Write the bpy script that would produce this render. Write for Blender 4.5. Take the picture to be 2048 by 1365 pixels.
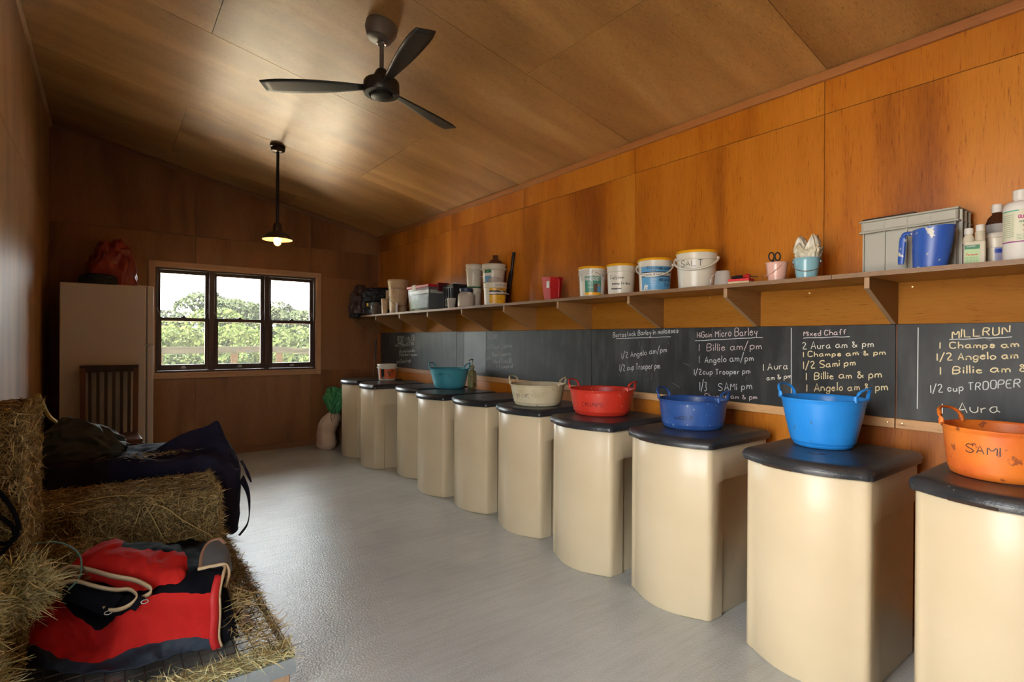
import bpy, math, random
import numpy as np
from mathutils import Vector, Matrix, noise
random.seed(7); rng = np.random.default_rng(11)
for o in list(bpy.data.objects): bpy.data.objects.remove(o)
S = bpy.context.scene
COL = S.collection
PI = math.pi

# ------------------------------------------------------------------ camera
cam_d = bpy.data.cameras.new('camera'); cam = bpy.data.objects.new('camera', cam_d); COL.objects.link(cam)
cam_d.sensor_fit = 'HORIZONTAL'; cam_d.sensor_width = 36; cam_d.lens = 1072.84 / 2048 * 36
cam_d.clip_start = .02; cam_d.clip_end = 600
CAMZ = 1.2288
_r = Vector((0.79810212, -0.60249295, 0.00593756)); _u = Vector((-0.00336332, 0.00539951, 0.99997977)); _f = Vector((0.60251282, 0.79810594, -0.00228298))
m = Matrix.Identity(4)
for i in range(3):
    m[i][0] = _r[i]; m[i][1] = _u[i]; m[i][2] = -_f[i]
m[2][3] = CAMZ
cam.matrix_world = m
S.camera = cam
# ------------------------------------------------------------------ world, sun, exposure
S.view_settings.view_transform = 'Standard'; S.view_settings.look = 'None'
S.view_settings.exposure = 0.2; S.view_settings.gamma = 1; S.view_settings.use_curve_mapping = False
w = bpy.data.worlds.new('sky'); S.world = w; w.use_nodes = True
nt = w.node_tree; nt.nodes.clear()
wo = nt.nodes.new('ShaderNodeOutputWorld'); bg = nt.nodes.new('ShaderNodeBackground')
tc = nt.nodes.new('ShaderNodeTexCoord'); nz = nt.nodes.new('ShaderNodeTexNoise'); nz.inputs['Scale'].default_value = 3.0; nz.inputs['Detail'].default_value = 5
rp = nt.nodes.new('ShaderNodeValToRGB'); rp.color_ramp.elements[0].position = .35; rp.color_ramp.elements[0].color = (.80, .90, 1.0, 1)
rp.color_ramp.elements[1].position = .62; rp.color_ramp.elements[1].color = (1, 1, 1, 1)
nt.links.new(tc.outputs['Generated'], nz.inputs['Vector']); nt.links.new(nz.outputs['Fac'], rp.inputs['Fac'])
nt.links.new(rp.outputs['Color'], bg.inputs['Color']); bg.inputs['Strength'].default_value = 17
nt.links.new(bg.outputs[0], wo.inputs[0])
sd = bpy.data.lights.new('sun', 'SUN'); sun = bpy.data.objects.new('sun', sd); COL.objects.link(sun)
sd.energy = 950; sd.angle = math.radians(1.2); sd.color = (1, .93, .80)
sun.rotation_euler = Vector((-.30, .52, .88)).to_track_quat('Z', 'Y').to_euler()
def portal(name, loc, rot, sx, sy):
    l = bpy.data.lights.new(name, 'AREA'); l.shape = 'RECTANGLE'; l.size = sx; l.size_y = sy; l.cycles.is_portal = True
    o = bpy.data.objects.new(name, l); o.location = loc; o.rotation_euler = rot; COL.objects.link(o)
portal('sky_portal', (1.15, 6.45, 1.41), (-PI/2, 0, 0), 1.6, 1.1)
portal('sky_portal', (-.55, .59, 1.05), (0, -PI/2, 0), 2.1, .98)

# ------------------------------------------------------------------ helpers
def link(o, parent=None):
    COL.objects.link(o)
    if parent: o.parent = parent
    return o
def tag(o, label=None, cat=None, group=None, kind=None):
    if label: o['label'] = label
    if cat: o['category'] = cat
    if group: o['group'] = group
    if kind: o['kind'] = kind
    return o
def thing(name, label, cat, loc=(0, 0, 0), rz=0, group=None):
    o = bpy.data.objects.new(name, None); o.location = loc; o.rotation_euler = (0, 0, rz); o.empty_display_size = .05
    link(o); return tag(o, label, cat, group)
class MB:
    def __init__(s): s.v = []; s.f = []; s.mi = []; s.uv = None
    def add(s, vs, fs, mi=0):
        n = len(s.v); s.v += [tuple(v) for v in vs]; s.f += [tuple(n + i for i in f) for f in fs]; s.mi += [mi] * len(fs); return s
    def box(s, x0, x1, y0, y1, z0, z1, mi=0):
        return s.add([(x0,y0,z0),(x1,y0,z0),(x1,y1,z0),(x0,y1,z0),(x0,y0,z1),(x1,y0,z1),(x1,y1,z1),(x0,y1,z1)],
                     [(3,2,1,0),(4,5,6,7),(0,1,5,4),(1,2,6,5),(2,3,7,6),(3,0,4,7)], mi)
    def beam(s, a, b, wd, ht, mi=0, up=(0,0,1)):
        a = Vector(a); b = Vector(b); d = (b-a).normalized(); up = Vector(up); sd_ = d.cross(up).normalized()*wd/2; up = sd_.cross(d).normalized()*ht/2
        vs = [a-sd_-up, a+sd_-up, a+sd_+up, a-sd_+up, b-sd_-up, b+sd_-up, b+sd_+up, b-sd_+up]
        return s.add(vs, [(0,1,2,3)[::-1],(4,5,6,7),(0,1,5,4),(1,2,6,5),(2,3,7,6),(3,0,4,7)][0:6], mi)
    def tube(s, pts, r, n=8, mi=0, closed=False, flat=1.0, up=(0,0,1)):
        pts = [Vector(p) for p in pts]; N = len(pts); rings = []
        for i, p in enumerate(pts):
            a = pts[i-1] if (i > 0 or closed) else p; b = pts[(i+1) % N] if (i < N-1 or closed) else p
            d = (b-a).normalized(); u_ = Vector(up)
            if abs(d.dot(u_)) > .97: u_ = Vector((1, 0, 0)) if abs(d.x) < .9 else Vector((0, 1, 0))
            sx = d.cross(u_).normalized(); sy = sx.cross(d).normalized()
            rr = r[i] if isinstance(r, (list, tuple)) else r
            rings.append([p + sx*math.cos(2*PI*k/n)*rr + sy*math.sin(2*PI*k/n)*rr*flat for k in range(n)])
        vs = [v for R_ in rings for v in R_]; fs = []
        M = N if closed else N-1
        for i in range(M):
            j = (i+1) % N
            for k in range(n): fs.append((i*n+k, i*n+(k+1) % n, j*n+(k+1) % n, j*n+k))
        if not closed: fs += [tuple(range(n))[::-1], tuple((N-1)*n+k for k in range(n))]
        return s.add(vs, fs, mi)
    def lathe(s, prof, n=32, c=(0, 0, 0), mi=0, mis=None, sx=1, sy=1):
        vs = []; fs = []; idx = []
        for (r, z) in prof:
            if r < 1e-6: idx.append([len(vs)]); vs.append((c[0], c[1], c[2]+z))
            else:
                idx.append(list(range(len(vs), len(vs)+n)))
                vs += [(c[0]+r*sx*math.cos(2*PI*k/n), c[1]+r*sy*math.sin(2*PI*k/n), c[2]+z) for k in range(n)]
        m_ = []
        for i in range(len(prof)-1):
            A, B = idx[i], idx[i+1]
            for k in range(n):
                k2 = (k+1) % n
                f = [A[k % len(A)], A[k2 % len(A)], B[k2 % len(B)], B[k % len(B)]]
                g = []
                for q in f:
                    if q not in g: g.append(q)
                if len(g) > 2: fs.append(tuple(g)); m_.append(mis[i] if mis else mi)
        n0 = len(s.v); s.v += vs; s.f += [tuple(n0+i for i in f) for f in fs]; s.mi += m_
        return s
    def prism(s, poly, z0, z1, mi=0):
        n = len(poly)
        return s.add([(x, y, z0) for x, y in poly]+[(x, y, z1) for x, y in poly],
                     [tuple(range(n))[::-1], tuple(range(n, 2*n))]+[(i, (i+1) % n, n+(i+1) % n, n+i) for i in range(n)], mi)
    def loft(s, rings, mi=0, cap=True):
        n = len(rings[0]); vs = [v for R_ in rings for v in R_]; fs = []
        for i in range(len(rings)-1):
            for k in range(n): fs.append((i*n+k, i*n+(k+1) % n, (i+1)*n+(k+1) % n, (i+1)*n+k))
        if cap: fs += [tuple(range(n))[::-1], tuple((len(rings)-1)*n+k for k in range(n))]
        return s.add(vs, fs, mi)
    def grid(s, rows, mi=0, mif=None):
        R_ = len(rows); Cn = len(rows[0]); n0 = len(s.v); s.v += [tuple(p) for r_ in rows for p in r_]
        for i in range(R_-1):
            for j in range(Cn-1):
                s.f.append((n0+i*Cn+j, n0+i*Cn+j+1, n0+(i+1)*Cn+j+1, n0+(i+1)*Cn+j)); s.mi.append(mif(i, j) if mif else mi)
        return s
    def build(s, name, mats, parent=None, smooth=False, bevel=0, angle=40, solid=0, recalc=True):
        me = bpy.data.meshes.new(name); me.from_pydata([tuple(v) for v in s.v], [], s.f)
        if not isinstance(mats, (list, tuple)): mats = [mats]
        for m_ in mats: me.materials.append(m_)
        me.polygons.foreach_set('material_index', s.mi)
        if recalc:
            import bmesh
            b = bmesh.new(); b.from_mesh(me); bmesh.ops.recalc_face_normals(b, faces=b.faces); b.to_mesh(me); b.free()
        o = bpy.data.objects.new(name, me); link(o, parent)
        if solid:
            md = o.modifiers.new('solid', 'SOLIDIFY'); md.thickness = solid; md.offset = 0
        if bevel:
            md = o.modifiers.new('bevel', 'BEVEL'); md.width = bevel; md.segments = 2; md.limit_method = 'ANGLE'; md.angle_limit = math.radians(35)
            smooth = True
        if smooth:
            me.polygons.foreach_set('use_smooth', [True]*len(me.polygons))
            if angle < 180:
                try: me.set_sharp_from_angle(angle=math.radians(angle))
                except Exception: pass
        return o
def copy_tree(o, parent=None):
    c = o.copy(); COL.objects.link(c); c.parent = parent
    for ch in list(o.children): copy_tree(ch, c)
    return c
def catmull(P, t):
    n = len(P)-1; x = min(max(t*n, 0), n-1e-9); i = int(x); f = x-i
    g = lambda k: np.array(P[min(max(k, 0), n)], float)
    a, b, c, d = g(i-1), g(i), g(i+1), g(i+2)
    return .5*((2*b)+(-a+c)*f+(2*a-5*b+4*c-d)*f*f+(-a+3*b-3*c+d)*f**3)
def spline(P, n): return [tuple(catmull(P, k/(n-1))) for k in range(n)]
def surf(G, nu, nv):
    cols = [[catmull(row, j/(nu-1)) for j in range(nu)] for row in G]
    return [[tuple(catmull([cols[r][j] for r in range(len(G))], i/(nv-1))) for j in range(nu)] for i in range(nv)]
def N3(p, s=1.0): return noise.noise(Vector(p)*s)
def ridged(p, s, k=3):
    t = 0; a = 1
    for i in range(k):
        t += a*(1-abs(noise.noise(Vector(p)*s*(2**i)+Vector((i*7.1, 3, 5))))*2.2); a *= .5
    return t

# ------------------------------------------------------------------ materials
def node(nt, t, **kw):
    n = nt.nodes.new(t)
    for k, v in kw.items(): n.inputs[k].default_value = v
    return n
MATS = {}
def mat(name, col, rough=.5, col2=None, nscale=8, nstretch=(1,1,1), bump=0, bscale=60, bstretch=(1,1,1), metal=0, spec=.5, lo=.35, hi=.65, detail=5,
        rvar=0, trans=0, dist=0, coat=0, sub=0, speck=None, sheen=0, emit=0):
    m = bpy.data.materials.new(name); m.use_nodes = True; nt = m.node_tree; b = nt.nodes['Principled BSDF']; L = nt.links.new
    b.inputs['Base Color'].default_value = (*col, 1); b.inputs['Roughness'].default_value = rough; b.inputs['Metallic'].default_value = metal
    b.inputs['Specular IOR Level'].default_value = spec
    if trans: b.inputs['Transmission Weight'].default_value = trans
    if coat: b.inputs['Coat Weight'].default_value = coat; b.inputs['Coat Roughness'].default_value = .25
    if sheen: b.inputs['Sheen Weight'].default_value = sheen
    if emit: b.inputs['Emission Color'].default_value = (*col, 1); b.inputs['Emission Strength'].default_value = emit
    tc = nt.nodes.new('ShaderNodeTexCoord')
    def tex(scale, stretch, det, dst=0):
        mp = nt.nodes.new('ShaderNodeMapping'); mp.inputs['Scale'].default_value = stretch; L(tc.outputs['Object'], mp.inputs['Vector'])
        n = node(nt, 'ShaderNodeTexNoise', Scale=scale, Detail=det, Distortion=dst); L(mp.outputs['Vector'], n.inputs['Vector']); return n
    last = None
    if col2:
        n = tex(nscale, nstretch, detail, dist); r = nt.nodes.new('ShaderNodeValToRGB'); r.color_ramp.elements[0].position = lo; r.color_ramp.elements[1].position = hi
        r.color_ramp.elements[0].color = (*col, 1); r.color_ramp.elements[1].color = (*col2, 1)
        L(n.outputs['Fac'], r.inputs['Fac']); last = r.outputs['Color']
        if rvar:
            mr = node(nt, 'ShaderNodeMapRange'); mr.inputs['To Min'].default_value = rough-rvar; mr.inputs['To Max'].default_value = rough+rvar
            L(n.outputs['Fac'], mr.inputs['Value']); L(mr.outputs[0], b.inputs['Roughness'])
    if speck:   # (colour, scale, threshold)
        n = tex(speck[1], (1,1,1), 3); r = nt.nodes.new('ShaderNodeValToRGB'); r.color_ramp.elements[0].position = speck[2]; r.color_ramp.elements[1].position = speck[2]+.04
        r.color_ramp.elements[0].color = (0,0,0,1); r.color_ramp.elements[1].color = (1,1,1,1); L(n.outputs['Fac'], r.inputs['Fac'])
        mx = nt.nodes.new('ShaderNodeMix'); mx.data_type = 'RGBA'; L(r.outputs['Color'], mx.inputs['Factor'])
        if last: L(last, mx.inputs['A'])
        else: mx.inputs['A'].default_value = (*col, 1)
        mx.inputs['B'].default_value = (*speck[0], 1); last = mx.outputs['Result']
    if last: L(last, b.inputs['Base Color'])
    if bump:
        n = tex(bscale, bstretch, 4); bp = node(nt, 'ShaderNodeBump', Strength=bump); bp.inputs['Distance'].default_value = .01
        L(n.outputs['Fac'], bp.inputs['Height']); L(bp.outputs['Normal'], b.inputs['Normal'])
    MATS[name] = m; return m
def ply(name, c0, c1, c2, axis, rough=.38, across=14, pore=(.25,.12,.05), spec=.5):
    """veneer: flame figure stretched along one axis, fine pores, satin varnish"""
    m = bpy.data.materials.new(name); m.use_nodes = True; nt = m.node_tree; b = nt.nodes['Principled BSDF']; L = nt.links.new
    tc = nt.nodes.new('ShaderNodeTexCoord'); geo = nt.nodes.new('ShaderNodeObjectInfo')
    st = [1.0]*3; st[axis] = .16
    off = nt.nodes.new('ShaderNodeVectorMath'); off.operation = 'MULTIPLY_ADD'
    cx = nt.nodes.new('ShaderNodeCombineXYZ')
    for k in range(3): L(geo.outputs['Random'], cx.inputs[k])
    L(cx.outputs[0], off.inputs[0]); off.inputs[1].default_value = (37, 23, 51); L(tc.outputs['Object'], off.inputs[2])
    mp = nt.nodes.new('ShaderNodeMapping'); mp.inputs['Scale'].default_value = st; L(off.outputs[0], mp.inputs['Vector'])
    n1 = node(nt, 'ShaderNodeTexNoise', Scale=2.6, Detail=2, Distortion=.7); L(mp.outputs['Vector'], n1.inputs['Vector'])
    mu = nt.nodes.new('ShaderNodeMath'); mu.operation = 'MULTIPLY'; mu.inputs[1].default_value = across; L(n1.outputs['Fac'], mu.inputs[0])
    sn = nt.nodes.new('ShaderNodeMath'); sn.operation = 'SINE'; L(mu.outputs[0], sn.inputs[0])
    n2 = node(nt, 'ShaderNodeTexNoise', Scale=1.6, Detail=6, Roughness=.6); L(mp.outputs['Vector'], n2.inputs['Vector'])
    st3 = [60.0]*3; st3[axis] = 4.0
    mp3 = nt.nodes.new('ShaderNodeMapping'); mp3.inputs['Scale'].default_value = st3; L(tc.outputs['Object'], mp3.inputs['Vector'])
    n3 = node(nt, 'ShaderNodeTexNoise', Scale=3.2, Detail=4, Roughness=.7); L(mp3.outputs['Vector'], n3.inputs['Vector'])
    a = nt.nodes.new('ShaderNodeMath'); a.operation = 'MULTIPLY_ADD'; L(sn.outputs[0], a.inputs[0]); a.inputs[1].default_value = .10; L(n2.outputs['Fac'], a.inputs[2])
    a2 = nt.nodes.new('ShaderNodeMath'); a2.operation = 'MULTIPLY_ADD'; L(n3.outputs['Fac'], a2.inputs[0]); a2.inputs[1].default_value = .35; L(a.outputs[0], a2.inputs[2])
    r = nt.nodes.new('ShaderNodeValToRGB'); e = r.color_ramp.elements; e[0].position = .42; e[0].color = (*c0, 1); e[1].position = .95; e[1].color = (*c2, 1)
    k = e.new(.68); k.color = (*c1, 1); L(a2.outputs[0], r.inputs['Fac'])
    rr = nt.nodes.new('ShaderNodeValToRGB'); rr.color_ramp.elements[0].position = .28; rr.color_ramp.elements[1].position = .40
    rr.color_ramp.elements[0].color = (*pore, 1); rr.color_ramp.elements[1].color = (1, 1, 1, 1); L(n3.outputs['Fac'], rr.inputs['Fac'])
    mx = nt.nodes.new('ShaderNodeMix'); mx.data_type = 'RGBA'; mx.blend_type = 'MULTIPLY'; mx.inputs['Factor'].default_value = .8
    L(r.outputs['Color'], mx.inputs['A']); L(rr.outputs['Color'], mx.inputs['B']); L(mx.outputs['Result'], b.inputs['Base Color'])
    b.inputs['Roughness'].default_value = rough; b.inputs['Specular IOR Level'].default_value = spec
    bp = node(nt, 'ShaderNodeBump', Strength=.12); bp.inputs['Distance'].default_value = .004
    L(n3.outputs['Fac'], bp.inputs['Height']); L(bp.outputs['Normal'], b.inputs['Normal'])
    return m
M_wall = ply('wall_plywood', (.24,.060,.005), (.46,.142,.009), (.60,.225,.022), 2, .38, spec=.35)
M_wallb = ply('shaded_wall_plywood', (.15,.062,.022), (.26,.115,.04), (.34,.165,.062), 2, .32)  # same plywood as the right wall, the end wall's shade put into its colour
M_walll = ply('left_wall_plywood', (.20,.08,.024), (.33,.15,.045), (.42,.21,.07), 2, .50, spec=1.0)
M_ceil = ply('ceiling_plywood', (.24,.115,.035), (.46,.245,.082), (.68,.41,.165), 0, .34, across=8)
M_shelf = ply('shelf_plywood', (.20,.078,.015), (.34,.145,.028), (.44,.20,.045), 1, .42)
M_strip = ply('strip_plywood', (.16,.052,.006), (.29,.105,.010), (.37,.15,.02), 1, .6, spec=.1)
M_brk = ply('bracket_plywood', (.17,.075,.022), (.26,.12,.036), (.36,.18,.06), 0, .45)
M_bat = ply('batten_wood', (.36,.17,.06), (.50,.26,.10), (.60,.34,.15), 1, .5)
M_arch = ply('architrave_wood', (.42,.23,.11), (.55,.32,.16), (.62,.38,.20), 0, .5)
M_trimr = ply('cornice_wood', (.22,.07,.02), (.34,.12,.035), (.42,.17,.05), 1, .45)
M_base = ply('baseboard_wood', (.18,.08,.035), (.26,.13,.06), (.32,.17,.08), 0, .5)
M_dark = mat('gap_dark', (.03,.015,.008), .9)
M_shell = mat('wall_backing', (.16,.10,.06), .9)
# layered plywood edge
def edge_mat():
    m = bpy.data.materials.new('plywood_edge'); m.use_nodes = True; nt = m.node_tree; b = nt.nodes['Principled BSDF']; L = nt.links.new
    tc = nt.nodes.new('ShaderNodeTexCoord'); sp = nt.nodes.new('ShaderNodeSeparateXYZ'); L(tc.outputs['Object'], sp.inputs[0])
    mu = nt.nodes.new('ShaderNodeMath'); mu.operation = 'MULTIPLY'; mu.inputs[1].default_value = 1750; L(sp.outputs['Z'], mu.inputs[0])
    sn = nt.nodes.new('ShaderNodeMath'); sn.operation = 'SINE'; L(mu.outputs[0], sn.inputs[0])
    r = nt.nodes.new('ShaderNodeValToRGB'); r.color_ramp.elements[0].position = .3; r.color_ramp.elements[0].color = (.13,.06,.025,1); r.color_ramp.elements[1].position = .7; r.color_ramp.elements[1].color = (.40,.25,.13,1)
    L(sn.outputs[0], r.inputs['Fac']); L(r.outputs['Color'], b.inputs['Base Color']); b.inputs['Roughness'].default_value = .55; return m
M_edge = edge_mat()
def floor_mat():
    m = bpy.data.materials.new('painted_concrete'); m.use_nodes = True; nt = m.node_tree; b = nt.nodes['Principled BSDF']; L = nt.links.new
    tc = nt.nodes.new('ShaderNodeTexCoord')
    n = node(nt, 'ShaderNodeTexNoise', Scale=2.2, Detail=6); L(tc.outputs['Object'], n.inputs['Vector'])
    r = nt.nodes.new('ShaderNodeValToRGB'); r.color_ramp.elements[0].position = .3; r.color_ramp.elements[0].color = (.425,.443,.43,1); r.color_ramp.elements[1].position = .7; r.color_ramp.elements[1].color = (.51,.53,.515,1)
    L(n.outputs['Fac'], r.inputs['Fac'])
    mp = nt.nodes.new('ShaderNodeMapping'); mp.inputs['Rotation'].default_value = (0, 0, .5); mp.inputs['Scale'].default_value = (1.2, 14, 1); L(tc.outputs['Object'], mp.inputs['Vector'])
    n2 = node(nt, 'ShaderNodeTexNoise', Scale=2.5, Detail=7, Roughness=.7); L(mp.outputs['Vector'], n2.inputs['Vector'])
    r2 = nt.nodes.new('ShaderNodeValToRGB'); r2.color_ramp.elements[0].position = .30; r2.color_ramp.elements[0].color = (.88,.875,.86,1); r2.color_ramp.elements[1].position = .55; r2.color_ramp.elements[1].color = (1,1,1,1)
    L(n2.outputs['Fac'], r2.inputs['Fac'])
    mx = nt.nodes.new('ShaderNodeMix'); mx.data_type = 'RGBA'; mx.blend_type = 'MULTIPLY'; mx.inputs['Factor'].default_value = 1
    L(r.outputs['Color'], mx.inputs['A']); L(r2.outputs['Color'], mx.inputs['B']); L(mx.outputs['Result'], b.inputs['Base Color'])
    b.inputs['Roughness'].default_value = .25; b.inputs['Specular IOR Level'].default_value = .75
    n3 = node(nt, 'ShaderNodeTexNoise', Scale=110, Detail=3); L(tc.outputs['Object'], n3.inputs['Vector'])
    ad = nt.nodes.new('ShaderNodeMath'); ad.operation = 'MULTIPLY_ADD'; L(n2.outputs['Fac'], ad.inputs[0]); ad.inputs[1].default_value = .8; L(n3.outputs['Fac'], ad.inputs[2])
    bp = node(nt, 'ShaderNodeBump', Strength=.35); bp.inputs['Distance'].default_value = .006; L(ad.outputs[0], bp.inputs['Height']); L(bp.outputs['Normal'], b.inputs['Normal'])
    return m
M_floor = floor_mat()
def board_mat():
    m = bpy.data.materials.new('blackboard'); m.use_nodes = True; nt = m.node_tree; b = nt.nodes['Principled BSDF']; L = nt.links.new
    tc = nt.nodes.new('ShaderNodeTexCoord')
    n = node(nt, 'ShaderNodeTexNoise', Scale=2.3, Detail=5, Distortion=1.2); L(tc.outputs['Object'], n.inputs['Vector'])
    mp = nt.nodes.new('ShaderNodeMapping'); mp.inputs['Scale'].default_value = (1, 9, 1.6); L(tc.outputs['Object'], mp.inputs['Vector'])
    n2 = node(nt, 'ShaderNodeTexNoise', Scale=2, Detail=4); L(mp.outputs['Vector'], n2.inputs['Vector'])
    r = nt.nodes.new('ShaderNodeValToRGB'); r.color_ramp.elements[0].position = .36; r.color_ramp.elements[0].color = (.022,.022,.021,1); r.color_ramp.elements[1].position = .80; r.color_ramp.elements[1].color = (.062,.062,.060,1)
    ad = nt.nodes.new('ShaderNodeMath'); ad.operation = 'MULTIPLY'; L(n.outputs['Fac'], ad.inputs[0]); L(n2.outputs['Fac'], ad.inputs[1])
    a2 = nt.nodes.new('ShaderNodeMath'); a2.operation = 'MULTIPLY'; L(ad.outputs[0], a2.inputs[0]); a2.inputs[1].default_value = 1.75
    L(a2.outputs[0], r.inputs['Fac']); L(r.outputs['Color'], b.inputs['Base Color']); b.inputs['Roughness'].default_value = .50; b.inputs['Specular IOR Level'].default_value = .35; return m
M_board = board_mat()
M_chalk = mat('chalk', (.80,.76,.62), .95, bump=0); M_chalkp = mat('chalk_pink', (.72,.58,.55), .95); M_chalkf = mat('chalk_faint', (.40,.41,.41), .95)
M_chalky = mat('chalk_yellow', (.80,.66,.38), .95)
M_ink = mat('marker_ink', (.012,.012,.018), .5)
M_bin = mat('beige_plastic', (.60,.475,.295), .33, (.66,.53,.34), 3, bump=.03, bscale=90, spec=.4, lo=.3, hi=.7)
M_binr = mat('beige_plastic_recess', (.50,.42,.30), .45, bump=.03, bscale=90)
M_lid = mat('black_lid_plastic', (.018,.018,.02), .34, (.045,.043,.043), 3.5, bump=.12, bscale=140, rvar=.10, speck=((.22,.19,.15), 55, .70))
M_frame = mat('window_dark_timber', (.055,.030,.022), .45, (.085,.045,.03), 12, (1,1,6))
M_black = mat('black_metal', (.012,.012,.013), .38); M_fan = mat('fan_black', (.015,.013,.012), .42)
M_fang = mat('fan_canopy_grey', (.12,.10,.085), .4)
M_chrome = mat('chrome', (.7,.7,.7), .22, metal=1); M_latch = mat('latch_grey', (.45,.45,.45), .35, metal=.6)
M_white = mat('fridge_enamel', (.62,.585,.54), .32, bump=.04, bscale=120); M_whiteg = mat('fridge_seal', (.30,.29,.28), .6)
M_chair = mat('chair_wood', (.085,.028,.016), .35, (.13,.045,.025), 6, (1,1,.2)); M_chaird = mat('chair_dark_slats', (.03,.018,.015), .4)
M_glass = bpy.data.materials.new('window_glass'); M_glass.use_nodes = True
_n = M_glass.node_tree; _n.nodes.clear(); _o = _n.nodes.new('ShaderNodeOutputMaterial'); _t = _n.nodes.new('ShaderNodeBsdfTransparent'); _g = _n.nodes.new('ShaderNodeBsdfGlossy')
_g.inputs['Roughness'].default_value = .02; _t.inputs['Color'].default_value = (.95,.97,.96,1); _x = _n.nodes.new('ShaderNodeMixShader'); _fr = _n.nodes.new('ShaderNodeFresnel'); _fr.inputs['IOR'].default_value = 1.4
_n.links.new(_fr.outputs[0], _x.inputs[0]); _n.links.new(_t.outputs[0], _x.inputs[1]); _n.links.new(_g.outputs[0], _x.inputs[2]); _d = _n.nodes.new('ShaderNodeBsdfTranslucent'); _d.inputs['Color'].default_value = (.93,1,.95,1); _y = _n.nodes.new('ShaderNodeMixShader'); _y.inputs[0].default_value = .012
_n.links.new(_x.outputs[0], _y.inputs[1]); _n.links.new(_d.outputs[0], _y.inputs[2]); _n.links.new(_y.outputs[0], _o.inputs[0])   # pale haze over the outside view, put into the glass as translucency
def clear_mat(name, col, a, rough=.15):
    m = bpy.data.materials.new(name); m.use_nodes = True; b = m.node_tree.nodes['Principled BSDF']
    b.inputs['Base Color'].default_value = (*col, 1); b.inputs['Alpha'].default_value = a; b.inputs['Roughness'].default_value = rough; return m
M_clear = clear_mat('clear_plastic', (.40,.46,.46), .16, .10); M_frost = clear_mat('frosted_plastic', (.70,.66,.58), .55, .3)
M_film = clear_mat('clear_film', (.8,.8,.75), .25, .1)
def hay_mat(name, cs, rough=.7):
    m = bpy.data.materials.new(name); m.use_nodes = True; nt = m.node_tree; b = nt.nodes['Principled BSDF']; L = nt.links.new
    g = nt.nodes.new('ShaderNodeNewGeometry'); r = nt.nodes.new('ShaderNodeValToRGB'); r.color_ramp.interpolation = 'CONSTANT'
    e = r.color_ramp.elements; e[0].position = 0; e[0].color = (*cs[0], 1); e[1].position = 1/len(cs); e[1].color = (*cs[1], 1)
    for i in range(2, len(cs)): k = e.new(i/len(cs)); k.color = (*cs[i], 1)
    L(g.outputs['Random Per Island'], r.inputs['Fac']); L(r.outputs['Color'], b.inputs['Base Color']); b.inputs['Roughness'].default_value = rough
    b.inputs['Specular IOR Level'].default_value = .3; return m
M_hay = hay_mat('hay_strands', [(.30,.19,.07),(.42,.29,.11),(.20,.13,.055),(.50,.38,.16),(.34,.26,.09),(.60,.47,.22),(.26,.16,.065)])
M_hayg = hay_mat('green_hay_strands', [(.50,.47,.22),(.66,.56,.28),(.42,.41,.19),(.78,.66,.34),(.55,.53,.30),(.36,.31,.14)])
M_hayd = mat('hay_core', (.085,.055,.022), .95, (.14,.09,.035), 30, bump=.9, bscale=70)
def fabric(name, c, c2=None, rough=.75, b=.25, s=90, sheen=.0): return mat(name, c, rough, c2, 5, bump=b, bscale=s, sheen=sheen)
M_navy = mat('navy_canvas', (.017,.016,.032), .75, (.027,.025,.046), 5, bump=.12, bscale=90, spec=.03)
M_navyr = fabric('navy_canvas_band', (.010,.018,.032), (.016,.027,.045), .7, .2)
M_red = mat('red_canvas', (.42,.014,.012), .75, (.52,.022,.018), 6, bump=.15, bscale=160, spec=.05, speck=((.55,.35,.22), 75, .77))
M_blk = mat('black_lining', (.005,.005,.007), .7, (.009,.009,.012), 5, bump=.08, bscale=90, spec=.02)
M_binding = fabric('cream_binding', (.50,.36,.20), (.58,.44,.27), .8, .2)
M_green = fabric('dark_green_cloth', (.030,.040,.038), (.045,.056,.053), .75, .2)
M_galv = mat('galvanised_steel', (.36,.40,.40), .42, (.27,.31,.32), 9, metal=.55, bump=.03)
M_wire = mat('rusty_wire', (.06,.045,.035), .6, metal=.4)
M_timber = mat('rough_timber', (.28,.17,.09), .8, (.38,.24,.13), 8, (6,1,1), bump=.2)
M_rope = mat('yellow_rope', (.62,.45,.12), .7, bump=.5, bscale=200); M_twine = mat('green_twine', (.10,.22,.18), .6)
M_rail = mat('weathered_rail', (.0040,.0040,.0038), .9, (.0075,.0073,.0068), 6, (.3,4,4), bump=.3, bscale=20, spec=0)
M_screw = mat('brass_screw', (.75,.55,.25), .3, metal=1)

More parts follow.
